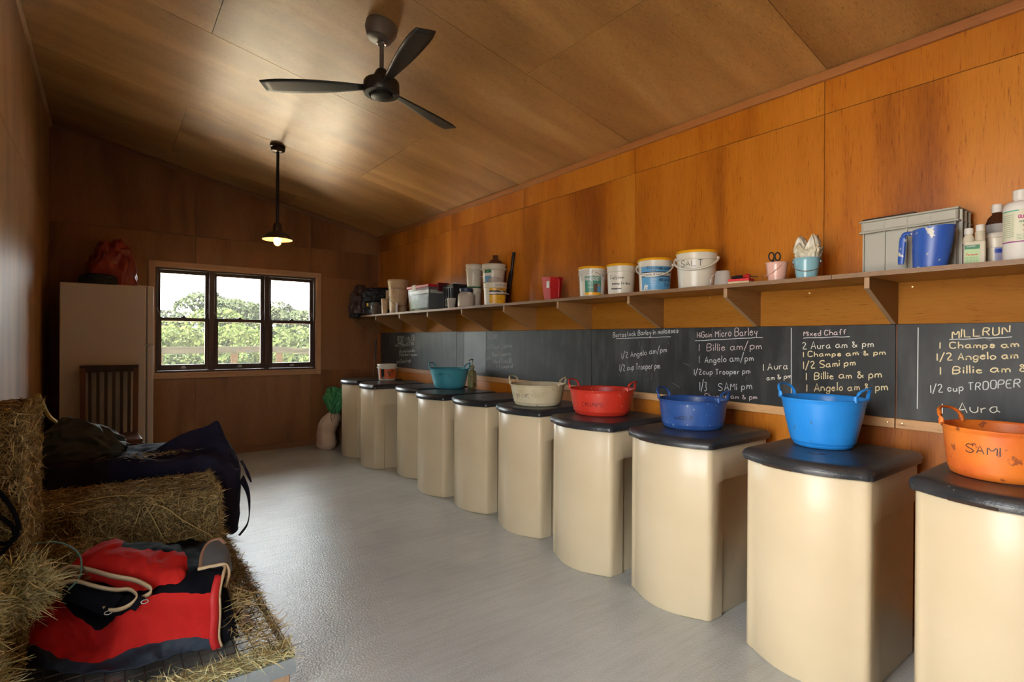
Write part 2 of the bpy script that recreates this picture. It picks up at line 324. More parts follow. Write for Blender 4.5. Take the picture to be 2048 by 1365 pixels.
# ------------------------------------------------------------------ stroke lettering
FONT = {'A':"02 28 42|14 34",'B':"02 08 38 47 46 35 05|35 44 43 32 02",'C':"47 38 18 07 03 12 32 43",'D':"02 08 28 47 43 22 02",'E':"48 08 02 42|05 35",
'F':"48 08 02|05 35",'G':"47 38 18 07 03 12 32 43 45 25",'H':"02 08|42 48|05 45",'I':"02 08",'J':"38 33 22 12 03",'K':"02 08|48 05 42",'L':"08 02 42",'M':"02 08 24 48 42",
'N':"02 08 42 48",'O':"18 07 03 12 32 43 47 38 18",'P':"02 08 38 47 46 35 05",'Q':"18 07 03 12 32 43 47 38 18|24 42",'R':"02 08 38 47 46 35 05|25 42",
'S':"47 38 18 07 06 44 43 32 12 03",'T':"08 48|28 22",'U':"08 03 12 32 43 48",'V':"08 22 48",'W':"08 12 25 32 48",'X':"02 48|08 42",'Y':"08 25 48|25 22",'Z':"08 48 02 42",
'a':"35 15 04 03 12 22 33|35 33 42",'b':"08 02|04 15 25 34 33 22 12 03",'c':"34 25 15 04 03 12 22 33",'d':"38 32|34 25 15 04 03 12 22 33",'e':"04 34 25 15 04 03 12 22 33",
'f':"37 28 17 12|05 25",'g':"35 31 20 10 01|34 25 15 04 03 12 22 33",'h':"08 02|04 15 25 34 32",'i':"05 02|07 06",'j':"15 11 00|17 16",'k':"08 02|35 03|14 32",'l':"08 02",
'm':"05 02|04 15 24 22|24 35 44 42",'n':"05 02|04 15 25 34 32",'o':"15 04 03 12 22 33 34 25 15",'p':"05 00|04 15 25 34 33 22 12 03",'q':"35 30|34 25 15 04 03 12 22 33",
'r':"05 02|04 15 25",'s':"34 25 15 04 33 22 12 03",'t':"17 13 22 32|05 25",'u':"05 03 12 22 33|35 32",'v':"05 12 25",'w':"05 12 24 32 45",'x':"05 32|35 02",'y':"05 13 33|35 20 00",'z':"05 35 02 32",
'0':"18 07 03 12 32 43 47 38 18",'1':"02 08",'2':"07 18 28 37 36 02 42",'3':"08 38 25 34 33 22 02",'4':"28 04 44|38 32",'5':"38 08 05 25 34 33 22 02",'6':"38 17 03 12 22 33 34 25 04",'8':"15 07 18 28 37 04 03 12 22 33 34 15",
'/':"01 39",'&':"42 06 17 26 03 12 22 44",'+':"05 45|27 23",'-':"05 25",'.':"02 12",'#':"12 18|32 38|04 44|06 46","'":"08 07",'%':"02 48|07 08|43 42"}
def text_strokes(txt, jit=.12, gap=1.6):
    out = []; x = 0; R = random.Random(hash(txt) % 9973 if False else sum(map(ord, txt)))
    for ch in txt:
        if ch == ' ': x += 2.6; continue
        g = FONT.get(ch)
        if not g: continue
        mxx = 0; dy = R.uniform(-.3, .3); sc = R.uniform(.93, 1.08)
        for st in g.split('|'):
            P = [(int(a[0])+R.uniform(-jit, jit), int(a[1])-2+R.uniform(-jit, jit)) for a in st.split()]
            mxx = max(mxx, max(p[0] for p in P))
            if len(P) > 3:
                Q = [P[0]]
                for a, b in zip(P, P[1:]): Q += [(a[0]*.75+b[0]*.25, a[1]*.75+b[1]*.25), (a[0]*.25+b[0]*.75, a[1]*.25+b[1]*.75)]
                P = Q+[P[-1]]
            out.append([(x+p[0]*sc, p[1]*sc+dy) for p in P])
        x += mxx+gap
    return out, max(x-gap, 1)
def ribbon(mb, pts2, fn, wd, mi=0):
    """pts2 in plane units; fn maps (u,v)->3D point"""
    n = len(pts2); L_ = []; R_ = []
    for i, p in enumerate(pts2):
        a = pts2[max(i-1, 0)]; b = pts2[min(i+1, n-1)]; dx, dy = b[0]-a[0], b[1]-a[1]; l = math.hypot(dx, dy) or 1
        nx, ny = -dy/l*wd/2, dx/l*wd/2; L_.append(fn(p[0]+nx, p[1]+ny)); R_.append(fn(p[0]-nx, p[1]-ny))
    mb.add(L_+R_, [(i, i+1, n+i+1, n+i) for i in range(n-1)], mi)
def write(mb, txt, fn, u0, v0, capH, width=None, wd=.0022, mi=0, slope=0, jit=.12):
    st, W = text_strokes(txt, jit); ys = capH/6; xs = width/W if width else ys
    for s_ in st: ribbon(mb, [(u0+p[0]*xs, v0+p[1]*ys+slope*p[0]*xs) for p in s_], fn, wd, mi)

# ------------------------------------------------------------------ room shell
R, L, D, F = 2.695, -.414, 6.322, -2.0
ZR = 2.50; ZL = 3.15
SL = (ZL-ZR)/(R-L)
def zc(x): return ZR+(R-x)*SL
fl = MB().box(L, R, F, D, -.12, 0).build('floor', M_floor); tag(fl, kind='structure')
def sheetgrid(parent, rects, fn, material):
    for r_ in rects:
        b = MB(); fn(b, *r_); b.build('plywood_sheet', material, parent)
g = .0015
wr = MB().box(R+.008, R+.12, F-.1, D+.15, -.12, 2.56).build('wall_right', M_dark); tag(wr, kind='structure')
ys = [F, -1.2, -.02, 1.135, 2.27, 3.42, 4.57, 5.72, D]
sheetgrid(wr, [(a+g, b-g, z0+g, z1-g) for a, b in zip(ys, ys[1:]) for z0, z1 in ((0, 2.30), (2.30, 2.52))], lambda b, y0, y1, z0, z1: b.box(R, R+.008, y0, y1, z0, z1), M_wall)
# end wall with window opening
wx0, wx1, wz0, wz1 = .365, 1.935, .868, 1.94
wb = MB()
wb.box(L-.1, wx0, D+.008, D+.13, -.12, 3.3).box(wx1, R+.1, D+.008, D+.13, -.12, 2.66).box(wx0, wx1, D+.008, D+.13, -.12, wz0).box(wx0, wx1, D+.008, D+.13, wz1, 3.0)
wb = wb.build('wall_back', M_shell); tag(wb, kind='structure')
def backsheet(b, x0, x1, z0, z1, slope=False):
    zt0, zt1 = (zc(x0)+.01, zc(x1)+.01) if slope else (z1, z1)
    b.add([(x0,D,z0),(x1,D,z0),(x1,D,zt1),(x0,D,zt0),(x0,D+.008,z0),(x1,D+.008,z0),(x1,D+.008,zt1),(x0,D+.008,zt0)],
          [(0,1,2,3),(7,6,5,4),(0,4,5,1),(1,5,6,2),(2,6,7,3),(3,7,4,0)])
for (a, b_) in ((L, .72), (.72, 1.87), (1.87, R)):
    for z0, z1 in ((0, wz0), (wz0, wz1), (wz1, 2.27)):
        segs = [(a, b_)]
        if z0 == wz0: segs = [s for s in ((a, min(b_, wx0)), (max(a, wx1), b_)) if s[1]-s[0] > .02]
        for s in segs:
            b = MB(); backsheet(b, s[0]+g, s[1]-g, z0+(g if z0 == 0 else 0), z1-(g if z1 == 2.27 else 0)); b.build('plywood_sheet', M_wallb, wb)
    b = MB(); backsheet(b, a+g, b_-g, 2.27+g, 0, True); b.build('plywood_sheet', M_wallb, wb)
# left wall with the doorway the camera stands beside
dy0, dy1, dz = .10, 1.08, 2.12
wl = MB().box(L-.12, L-.008, F-.1, dy0, -.12, 3.2).box(L-.12, L-.008, dy1, D+.15, -.12, 3.2).box(L-.12, L-.008, dy0, dy1, dz, 3.2).build('wall_left', M_dark); tag(wl, kind='structure')
for (a, b_) in ((F, dy0), (dy1, 2.2), (2.2, 3.4), (3.4, 4.6), (4.6, 5.8), (5.8, D)):
    for z0, z1 in ((0, 2.3), (2.3, 3.16)):
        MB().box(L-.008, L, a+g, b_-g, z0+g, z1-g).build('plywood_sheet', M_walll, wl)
MB().box(L-.008, L, dy0+g, dy1-g, dz, 3.16).build('plywood_sheet', M_walll, wl)
wf = MB().box(L-.1, R+.1, F-.12, F, -.12, 3.2).build('wall_front', M_wallb); tag(wf, kind='structure')
# ceiling: sheets on a slope
cl = MB().add([(L-.1,F-.1,zc(L-.1)+.01),(R+.1,F-.1,zc(R+.1)+.01),(R+.1,D+.1,zc(R+.1)+.01),(L-.1,D+.1,zc(L-.1)+.01),(L-.1,F-.1,zc(L-.1)+.12),(R+.1,F-.1,zc(R+.1)+.12),(R+.1,D+.1,zc(R+.1)+.12),(L-.1,D+.1,zc(L-.1)+.12)],
     [(0,1,2,3),(7,6,5,4),(0,4,5,1),(1,5,6,2),(2,6,7,3),(3,7,4,0)]).build('ceiling', M_dark); tag(cl, kind='structure')
rows = [(-2.0,-1.26,1.82),(-1.26,-.06,.47),(-.06,1.12,1.0),(1.12,2.30,1.825),(2.30,3.48,.47),(3.48,4.68,1.812),(4.68,5.88,.475),(5.88,D,1.6)]
for (a, b_, jx) in rows:
    for (x0, x1) in ((L, jx), (jx, R)):
        x0 += g; x1 -= g; y0 = a+g; y1 = b_-g
        MB().add([(x0,y0,zc(x0)),(x1,y0,zc(x1)),(x1,y1,zc(x1)),(x0,y1,zc(x0)),(x0,y0,zc(x0)+.009),(x1,y0,zc(x1)+.009),(x1,y1,zc(x1)+.009),(x0,y1,zc(x0)+.009)],
             [(0,1,2,3),(7,6,5,4),(0,4,5,1),(1,5,6,2),(2,6,7,3),(3,7,4,0)]).build('plywood_sheet', M_ceil, cl)
# unseen eaves, stretched over window and doorway to keep sun out and bounce down
rf = MB()
for (x0, x1, y0, y1) in ((L-3.6, R+.6, F-.3, D+2.1),):
    rf.add([(x0,y0,zc(x0)+.14),(x1,y0,zc(x1)+.14),(x1,y1,zc(x1)+.14),(x0,y1,zc(x0)+.14),(x0,y0,zc(x0)+.2),(x1,y0,zc(x1)+.2),(x1,y1,zc(x1)+.2),(x0,y1,zc(x0)+.2)],
     [(0,1,2,3),(7,6,5,4),(0,4,5,1),(1,5,6,2),(2,6,7,3),(3,7,4,0)])
tag(rf.build('sun_block_roof', mat('roof_sheet', (.4,.4,.4), .6)), kind='structure')
# trims
def trim(name, mb, m_, **k): tag(mb.build(name, m_, bevel=k.get('bevel', .002)), kind='structure')
trim('trim_1', MB().box(R-.018, R, F, D, 2.456, 2.498), M_trimr)
t2 = MB(); t2.beam((L, D-.009, zc(L)-.02), (R-.02, D-.009, zc(R-.02)-.02), .018, .035, up=(0,0,1)); trim('trim_2', t2, M_base)
trim('trim_3', MB().box(L, L+.018, F, D, 3.105, 3.14), M_arch)
trim('trim_4', MB().box(R-.014, R, D-.016, D, .07, 2.45), M_trimr)
trim('baseboard_back', MB().box(L, R, D-.014, D, 0, .065), M_base)
trim('baseboard_left', MB().box(L, L+.014, dy1, D-.015, 0, .065), M_base)
trim('baseboard_right', MB().box(R-.014, R, F, D-.015, 0, .065), M_base)
# batten under the blackboards (two lengths) and ply strip under the shelf
bt = MB().box(R-.016, R-.001, .841, D-.02, .862, .9035).build('trim_5', M_bat, bevel=.002); tag(bt, kind='structure')
bt2 = MB().box(R-.016, R-.001, F, .837, .862, .9035).build('trim_6', M_bat, bevel=.002); tag(bt2, kind='structure')
for p_, y in ((bt, .868), (bt2, .815)):
    MB().lathe([(0,0),(.004,0),(.004,.002),(0,.003)], 10).build('screw', M_screw, p_).matrix_local = Matrix.Translation((R-.016, y, .884)) @ Matrix.Rotation(-PI/2, 4, 'Y')

# ------------------------------------------------------------------ window
win = bpy.data.objects.new('window_1', None); link(win); tag(win, kind='structure')
def ring(b, x0, x1, z0, z1, t, y0, y1, tb=None):
    tb = tb or t
    b.box(x0, x0+t, y0, y1, z0, z1); b.box(x1-t, x1, y0, y1, z0, z1); b.box(x0+t, x1-t, y0, y1, z1-t, z1); b.box(x0+t, x1-t, y0, y1, z0, z0+tb); return b
for nm, bx_ in (('architrave', (.318,.366,.82,1.988)), ('architrave', (1.934,1.982,.82,1.988))):
    MB().box(bx_[0], bx_[1], D-.019, D-.001, bx_[2], bx_[3]).build(nm, M_arch, win, bevel=.002)
MB().box(.366, 1.934, D-.019, D-.001, 1.94, 1.988).build('architrave', M_arch, win, bevel=.002)
MB().box(.366, 1.934, D-.019, D-.001, .82, .867).build('architrave', M_arch, win, bevel=.002)
ring(MB(), wx0, wx1, wz0, wz1, .012, D-.018, D+.02).build('reveal', M_arch, win)
ring(MB(), wx0+.012, wx1-.012, wz0+.012, wz1-.012, .018, D+.005, D+.12).build('window_frame', M_frame, win, bevel=.002)
for x in (.868, 1.402): MB().box(x-.025, x+.025, D+.0, D+.12, wz0+.03, wz1-.03).build('mullion', M_frame, win, bevel=.003)
for (a, b_) in ((.395, .843), (.893, 1.377), (1.427, 1.905)):
    xa, xb = a, b_; c_ = (a+b_)/2
    lo = ring(MB(), xa, xb, .90, 1.432, .036, D+.015, D+.055, .058).build('lower_sash', M_frame, win, bevel=.003)
    MB().box(xa+.034, xb-.034, D+.033, D+.037, .955, 1.400).build('pane', M_glass, lo)
    hb = ring(MB(), xa, xb, 1.408, 1.908, .030, D+.06, D+.10, .026).build('upper_sash', M_frame, win, bevel=.003)
    MB().box(xa+.028, xb-.028, D+.078, D+.082, 1.43, 1.882).build('pane', M_glass, hb)
    l_ = MB().box(c_-.022, c_+.022, D+.005, D+.016, .918, .936).box(c_-.012, c_+.012, D-.006, D+.014, .930, .944); l_.build('sash_lift', M_latch, lo, bevel=.002)
    l_ = MB().box(c_-.025, c_+.02, D+.02, D+.05, 1.432, 1.440).box(c_-.012, c_+.012, D+.015, D+.05, 1.438, 1.450); l_.build('sash_lock', M_black, lo, bevel=.002)
    for sgn, xx in ((1, xa), (-1, xb)):
        MB().tube(spline([(xx+sgn*.004, D+.058, 1.53), (xx+sgn*.006, D+.058, 1.50), (xx+sgn*.022, D+.058, 1.475), (xx+sgn*.028, D+.058, 1.44)], 10), .0035, 6).build('sash_horn', M_latch, hb)

# ------------------------------------------------------------------ outside
def terr(x, y):
    if y < 14.7: return -.1
    t = min((y-14.7)/6, 1); z = -.1-4.1*t*t*(3-2*t)
    if y > 30: z -= 1.5*min((y-30)/15, 1)
    if y > 44: z += 8.2*min((y-44)/34, 1)
    return z
rows_ = []
for y in list(np.linspace(D+.14, 24, 30))+list(np.linspace(26, 130, 22)):
    rows_.append([(x, y, terr(x, y)) for x in np.linspace(-60, 90, 40)])
M_grass = mat('meadow_grass', (.004,.007,.002), .95, (.009,.012,.004), 1.5, bump=.5, bscale=8, spec=0)
tag(MB().grid(rows_).build('ground', M_grass, smooth=True), kind='structure')
M_gravel = mat('bounce_gravel', (.58,.48,.34), .95, (.66,.56,.42), 20, bump=.6, bscale=90)
yd = MB().box(-14, L-.125, -12, D+.1, -.22, -.10).build('ground_yard', mat('earth_yard', (.028,.024,.017), .95, (.042,.035,.025), 6)); tag(yd, kind='structure')
dk = MB()
deck = MB().box(-9, 16, D+.14, 14.5, -.06, .0).build('bounce_deck', M_gravel); tag(deck, kind='structure')  # unseen ground, extended and kept pale to bounce sun onto the ceiling
fr = thing('fence', 'weathered grey rail fence outside beyond the window', 'fence', (0, 9.6, 0))
MB().beam((-.9, 0, 1.025), (2.30, .15, 1.045), .10, .10).build('rail', M_rail, fr)
MB().beam((2.28, .15, 1.04), (4.4, -.35, .90), .09, .10).build('rail', M_rail, fr)
for (x, y) in ((-.4, .03), (.62, .08), (1.66, .12), (2.36, .16), (3.6, -.2)): MB().lathe([(0,-.05),(.055,-.05),(.052,.98),(0,.98)], 14, (x, y, 0)).build('post', mat('dark_post_timber', (.007,.0045,.003), .9, spec=0), fr, smooth=True)
def leafmat(name, a, b_, tr):
    m = bpy.data.materials.new(name); m.use_nodes = True; nt = m.node_tree; nt.nodes.clear(); o = nt.nodes.new('ShaderNodeOutputMaterial')
    g_ = nt.nodes.new('ShaderNodeNewGeometry'); r = nt.nodes.new('ShaderNodeValToRGB'); r.color_ramp.elements[0].color = (*a, 1); r.color_ramp.elements[1].color = (*b_, 1)
    nt.links.new(g_.outputs['Random Per Island'], r.inputs['Fac']); d = nt.nodes.new('ShaderNodeBsdfDiffuse'); t = nt.nodes.new('ShaderNodeBsdfTranslucent'); x = nt.nodes.new('ShaderNodeMixShader')
    x.inputs[0].default_value = tr; nt.links.new(r.outputs[0], d.inputs[0]); nt.links.new(r.outputs[0], t.inputs[0]); nt.links.new(d.outputs[0], x.inputs[1]); nt.links.new(t.outputs[0], x.inputs[2]); nt.links.new(x.outputs[0], o.inputs[0]); return m
LM = [leafmat('leaf_yellow_green', (.0066,.0098,.0032), (.0118,.0148,.0056), .3), leafmat('leaf_mid_green', (.0066,.0088,.0048), (.0108,.0128,.0080), .3), leafmat('leaf_grey_green', (.0080,.0094,.0072), (.0118,.0130,.0108), .3)]
M_trunk = mat('gum_bark', (.010,.009,.007), .9, (.018,.016,.013), 3, spec=0)
def tree_mesh(kind, seed, H, W_, n, leaf):
    rg = np.random.default_rng(seed); cents = []
    nb = 11
    for k in range(nb):
        a = rg.uniform(0, 2*PI); rr = W_*.5*math.sqrt(rg.uniform(0, .8)); zz = H*(rg.uniform(.28, .92) if kind else rg.uniform(.12, .88))
        cents.append((rr*math.cos(a), rr*math.sin(a), zz, W_*rg.uniform(.16, .30)))
    cents.append((0, 0, H*.9, W_*.22))
    P = []
    for i in range(n):
        c = cents[rg.integers(len(cents))]; d = rg.normal(size=3); d /= np.linalg.norm(d); d[2] = abs(d[2])*1.0 if rg.random() < .75 else d[2]
        P.append([c[0]+d[0]*c[3], c[1]+d[1]*c[3], c[2]+d[2]*c[3]*.62, *d])
    P = np.array(P); q = rg.normal(size=(n, 3))*.8+P[:, 3:]; q /= np.linalg.norm(q, axis=1)[:, None]
    t = np.cross(q, rg.normal(size=(n, 3))); t /= np.linalg.norm(t, axis=1)[:, None]; bt_ = np.cross(q, t); s = leaf*rg.uniform(.5, 1.3, n)[:, None]
    V = np.stack([P[:, :3]-t*s, P[:, :3]-bt_*s*.5, P[:, :3]+t*s, P[:, :3]+bt_*s*.5], 1).reshape(-1, 3)
    me = bpy.data.meshes.new('foliage'); me.from_pydata(V.tolist(), [], np.arange(n*4).reshape(-1, 4).tolist()); me.materials.append(LM[kind])
    tr = MB(); tr.tube([(0, 0, -.6), (.05*H/6, 0, H*.4), (0, .1, H*.8)], [.05*H/4, .035*H/4, .012*H/4], 7)
    for c in cents[:5]: tr.tube([(0, 0, H*.35), (c[0]*.6, c[1]*.6, (H*.35+c[2])/2), (c[0], c[1], c[2])], [.02*H/4, .014*H/4, .006*H/4], 5)
    to = tr.build('trunk', M_trunk, smooth=True); tm = to.data; bpy.data.objects.remove(to)
    return me, tm
TV = {0: [tree_mesh(0, 1, 4.0, 4.2, 4200, .085), tree_mesh(0, 2, 4.4, 3.6, 4000, .085)],
      1: [tree_mesh(1, 3, 8.0, 6.0, 4400, .15), tree_mesh(1, 4, 9.0, 5.4, 4400, .15)],
      2: [tree_mesh(2, 5, 10.0, 7.0, 4600, .22), tree_mesh(2, 6, 11.5, 7.4, 4600, .22)]}
tg = ['bright yellow-green bushy tree behind the rail fence, %s from the left in the nearest row', 'mid green gum tree beyond the window, %s from the left in the middle row', 'pale grey-green gum tree on the skyline, %s from the left in the far row']
ORD = ['first', 'second', 'third', 'fourth', 'fifth', 'sixth', 'seventh', 'eighth', 'ninth', 'tenth']
def tree(kind, var, x, y, s, rz, top, k):
    t = thing('gum_tree' if kind else 'bushy_tree', tg[kind] % ORD[k], 'tree', (x, y, top-[4.0, 8.6, 11][kind]*s), rz, ['near trees behind the fence', 'middle trees behind the fence', 'far hillside trees'][kind])
    for nm, me in zip(('foliage', 'trunk'), TV[kind][var]): o = bpy.data.objects.new(nm, me); link(o, t)
    t.scale = (s, s, s)
rt = random.Random(5)
for i in range(10): tree(0, i % 2, -1.6+i*1.35+rt.uniform(-.3, .3), 18.5+rt.uniform(-1.2, 2.2), rt.uniform(.85, 1.15), rt.uniform(0, 6), rt.uniform(.9, 1.75), i)
for i in range(8): tree(1, i % 2, -1.8+i*2.2+rt.uniform(-.5, .5), 31+rt.uniform(-3, 4), rt.uniform(.9, 1.15), rt.uniform(0, 6), rt.uniform(1.5, 2.9), i)
for i in range(9): tree(2, i % 2, -2.5+i*3.0+rt.uniform(-.7, .7), 54+rt.uniform(-4, 5), rt.uniform(.9, 1.1), rt.uniform(0, 6), rt.uniform(3.9, 5.1) if i < 6 else rt.uniform(2.8, 3.9), i)
# ------------------------------------------------------------------ shelf on brackets
SX = 2.346; ZS = 1.500
shelf = thing('wall_shelf', 'long brown plywood shelf on triangular brackets along the right wall', 'shelf', (0, 0, 0))
def shelf_board(y0, y1):
    b = MB(); b.box(SX, R-.001, y0, y1, ZS-.018, ZS); b.mi = [1 if i in (2, 4, 5) else 0 for i in range(6)]
    for i, f in enumerate(b.f): b.mi[i] = 1 if all(abs(b.v[k][0]-SX) < 1e-5 for k in f) else 0
    b.build('shelf_board', [M_shelf, M_edge], shelf)
for a, b_ in ((-1.2, .957), (.959, 3.358), (3.360, 5.2), (5.202, 6.18)): shelf_board(a, b_)
for k in range(-3, 10):
    y = .829+.6*k; b = MB()
    poly = [(R-.019, 1.305), (R-.019, ZS-.019), (SX+.02, ZS-.019), (SX+.02, ZS-.062), (R-.045, 1.305)]
    n = len(poly); b.add([(x, y, z) for x, z in poly]+[(x, y+.018, z) for x, z in poly], [tuple(range(n)), tuple(range(n, 2*n))[::-1]]+[(i, (i+1) % n, n+(i+1) % n, n+i) for i in range(n)])
    b.mi = [0, 0]+[0, 0, 1, 1, 0]
    b.build('bracket', [M_brk, mat('bracket_edge', (.34,.20,.10), .6) if 'bracket_edge' not in MATS else MATS['bracket_edge']], shelf)
bb = MB()
for a, b_ in ((F, -.36), (-.358, 2.04), (2.042, 4.44), (4.442, D-.02)):
    MB().box(R-.018, R-.001, a, b_, 1.306, ZS-.019).build('backing_strip', M_strip, shelf)
for y, z in ((.78,1.46),(1.19,1.46),(1.72,1.47),(2.33,1.47),(2.6,1.45)):
    MB().lathe([(0,0),(.004,0),(.004,.002),(0,.003)], 10).build('screw', M_screw, shelf).matrix_local = Matrix.Translation((R-.018, y, z)) @ Matrix.Rotation(-PI/2, 4, 'Y')

# ------------------------------------------------------------------ blackboards with chalk writing
BX = R-.009
def bfn(u, v): return (BX-.0008, -u, v)      # u = -Y runs to the right in view
panels = [(-.958, .837, 'blackboard panel headed MILLRUN, nearest to the camera'), (.841, 2.639, 'blackboard panel with the barley and mixed chaff feed lists'),
          (2.643, 4.438, 'dusty blackboard panel above the red and cream tubs, faintly headed HARRY'), (4.442, 6.24, 'blackboard panel nearest the window wall, headed TEDDY + MAJOR')]
PO = []
for y0, y1, lb in panels:
    t = thing('blackboard', lb, 'blackboard', (0, 0, 0), 0, None)
    MB().box(BX, R-.0005, y0, y1, .904, 1.304).build('board', M_board, t, bevel=.001); PO.append((y0, y1, t))
MB().box(BX-.002, BX, 3.94, 4.30, .93, 1.300).build('taped_sheet', mat('dusty_grey_sheet', (.085,.088,.088), .5, (.12,.125,.125), 5), PO[2][2])
TXT = [("TEDDY + MAJOR",5.764,1.186,5.321,1.206,0.070,1),("am  2 biscuits am",5.817,1.139,5.345,1.162,0.041,1),("all soaked possible",5.709,1.072,5.320,1.092,0.034,1),
("to large dinner + any more",5.709,1.037,5.272,1.049,0.035,1),("more Choice Foods",5.774,0.948,5.415,0.973,0.047,1),
("HARRY",3.90,1.228,3.761,1.237,0.035,2),("am 1 Biscuit Lucerne",3.93,1.146,3.560,1.163,0.041,2),("Bisc Lucerne",3.840,1.080,3.573,1.100,0.036,2),
("pm",3.93,1.051,3.87,1.054,0.036,2),("Hard Feed Bl.",3.82,1.020,3.552,1.038,0.039,2),("+ 4 pumps oil",3.78,0.978,3.545,0.997,0.035,2),
("Barrastock Barley in molasses",2.441,1.250,1.932,1.276,0.033,1),("1/2 Angelo am/pm",2.366,1.112,2.013,1.162,0.036,1),("1/2 cup Trooper pm",2.382,1.030,2.063,1.061,0.039,1),
("HiGain",1.805,1.247,1.713,1.250,0.031,3),("Micro Barley",1.691,1.250,1.451,1.262,0.041,3),("1  Billie am/pm",1.791,1.170,1.427,1.190,0.040,3),
("1  Angelo am/pm",1.791,1.102,1.469,1.127,0.037,1),("1/2cup Trooper pm",1.823,1.035,1.490,1.058,0.031,1),("1/3",1.786,0.946,1.742,0.949,0.051,1),
("SAMi pm",1.671,0.955,1.479,0.978,0.041,1),("Champs am & pm",1.754,0.908,1.449,0.929,0.026,3),("1 Aura",1.418,1.080,1.294,1.094,0.034,0),("am & pm",1.399,1.030,1.277,1.048,0.026,0),
("Mixed Chaff",1.219,1.254,1.032,1.263,0.024,3),("2 Aura am & pm",1.225,1.191,0.924,1.208,0.032,0),("1 Champs am & pm",1.220,1.155,0.878,1.174,0.024,4),
("1/2 Sami pm",1.218,1.097,0.994,1.123,0.032,4),("1  Billie am & pm",1.206,1.045,0.893,1.075,0.034,4),("1  Angelo am & pm",1.203,0.990,0.870,1.021,0.036,4),
("MILLRUN",0.648,1.245,0.478,1.262,0.032,4),("1  Champs am & pm",0.687,1.205,0.359,1.216,0.024,4),("1/2 Angelo am & pm",0.696,1.154,0.358,1.178,0.028,4),
("1  Billie am & pm",0.686,1.100,0.352,1.132,0.030,4),("1/2 cup TROOPER",0.717,1.023,0.449,1.065,0.030,1),("1  Aura",0.678,0.941,0.504,0.967,0.040,0)]
CM = [M_chalk, mat('chalk_grey', (.62,.63,.60), .95), M_chalkf, M_chalkp, M_chalky]
def board_of(y):
    for y0, y1, t in PO:
        if y0 <= y <= y1: return t
    return PO[0][2]
for (tx, ya, za, yb, zb, cap, ci) in TXT:
    b = MB(); write(b, tx, bfn, -ya, za, cap, ya-yb, wd=.0042 if (ci == 4 or ya > 3.5) else .0034, slope=(zb-za)/(ya-yb), jit=.2)
    o = b.build('chalk_writing', CM[ci], board_of(ya), recalc=False)
for (ya, za, yb, zb) in ((5.764, 1.175, 5.593, 1.176),(5.542, 1.183, 5.345, 1.195),(2.414, 1.24, 1.985, 1.253),(1.818, 1.229, 1.422, 1.249),(1.278, 1.296, 1.276, 0.967),(1.221, 1.245, 1.018, 1.252),(0.761, 1.291, 0.762, 0.952),(0.658, 1.239, 0.472, 1.251)):
    b = MB(); n = 12; pts = [(-(ya+(yb-ya)*k/n), za+(zb-za)*k/n+random.uniform(-.0015, .0015)) for k in range(n+1)]; ribbon(b, pts, bfn, .0035); b.build('chalk_line', CM[1], board_of(ya), recalc=False)
M_chalkd = mat('chalk_dust_mark', (.16,.16,.16), .95)
# faint rubbed-out marks
for y0, y1, t in PO:
    b = MB()
    for k in range(16):
        u = -random.uniform(y0+.05, y1-.05); v = random.uniform(.95, 1.27); l_ = random.uniform(.01, .06); a = random.choice((PI/2, PI/2, .3, -.4))+random.uniform(-.3, .3)
        ribbon(b, [(u+l_*q*math.cos(a), v+l_*q*math.sin(a)) for q in (0, .5, 1)], bfn, .002)
    b.build('chalk_smudge', M_chalkd, t, recalc=False)

# ------------------------------------------------------------------ feed bins
def dprofile(off=0, recess=0, rc=.030):
    """plan outline, local x = depth from the front corners, y = width; bowed front on -x"""
    hw = .222+off; dp = .50+off; bow = .062; pts = []
    n = 14
    for k in range(n+1):                       # front arc from +y to -y
        t = -1+2*k/n; y = -t*(hw-rc); x = -off-bow*(1-t*t)*1.0
        pts.append((x, y))
    def corner(cx, cy, a0, a1, r): return [(cx+r*math.cos(a0+(a1-a0)*q/4), cy+r*math.sin(a0+(a1-a0)*q/4)) for q in range(1, 5)]
    pts += corner(rc-off, -(hw-rc), -PI*.93, -PI/2, rc)
    pts += [(.105, -hw), (.112, -hw+recess), (dp-rc, -hw+recess)]
    pts += corner(dp-rc, -(hw-recess-rc), -PI/2, 0, rc)
    pts += corner(dp-rc, hw-recess-rc, 0, PI/2, rc)
    pts += [(.112, hw-recess), (.105, hw)]
    pts += corner(rc-off, hw-rc, PI/2, PI*.93, rc)
    return pts
def make_bin():
    t = thing('feed_bin', 'x', 'bin')
    lo, hi, top = dprofile(0, .011), dprofile(0, 0), dprofile(.0, 0)
    b = MB(); b.loft([[(x, y, z) for x, y in p_] for p_, z in ((dprofile(-.006, .011), .0), (lo, .008), (lo, .60), (hi, .612), (top, .748), (dprofile(-.004, 0), .754))])
    b.build('body', M_bin, t, smooth=True, angle=50)
    lid = MB(); lid.loft([[(x, y, z) for x, y in p_] for p_, z in ((dprofile(.004), .7545), (dprofile(.012), .756), (dprofile(.014), .772), (dprofile(.0135), .7735), (dprofile(.0155), .775), (dprofile(.011), .789), (dprofile(.001), .7975), (dprofile(-.012), .800), (dprofile(-.03), .8005))])
    lo_ = lid.build('lid', M_lid, t, smooth=True, angle=35)
    # finger slot under the front lip, its shade put on as a dark strip
    P = dprofile(.0148)[3:8]; b = MB(); b.grid([[(x, y, .7555) for x, y in P], [(x, y, .765) for x, y in P]]); b.build('slot_shade', M_dark, lo_)
    # moulded badge on the lid
    b = MB().lathe([(0,.0),(.022,.0),(.024,-.002)], 24, (.12, 0, .8022), sy=1.6); b.build('badge', M_lid, lo_, smooth=True)
    return t
binf = [5.786,5.245,4.671,4.076,3.554,2.975,2.348,1.791,1.172,.608]
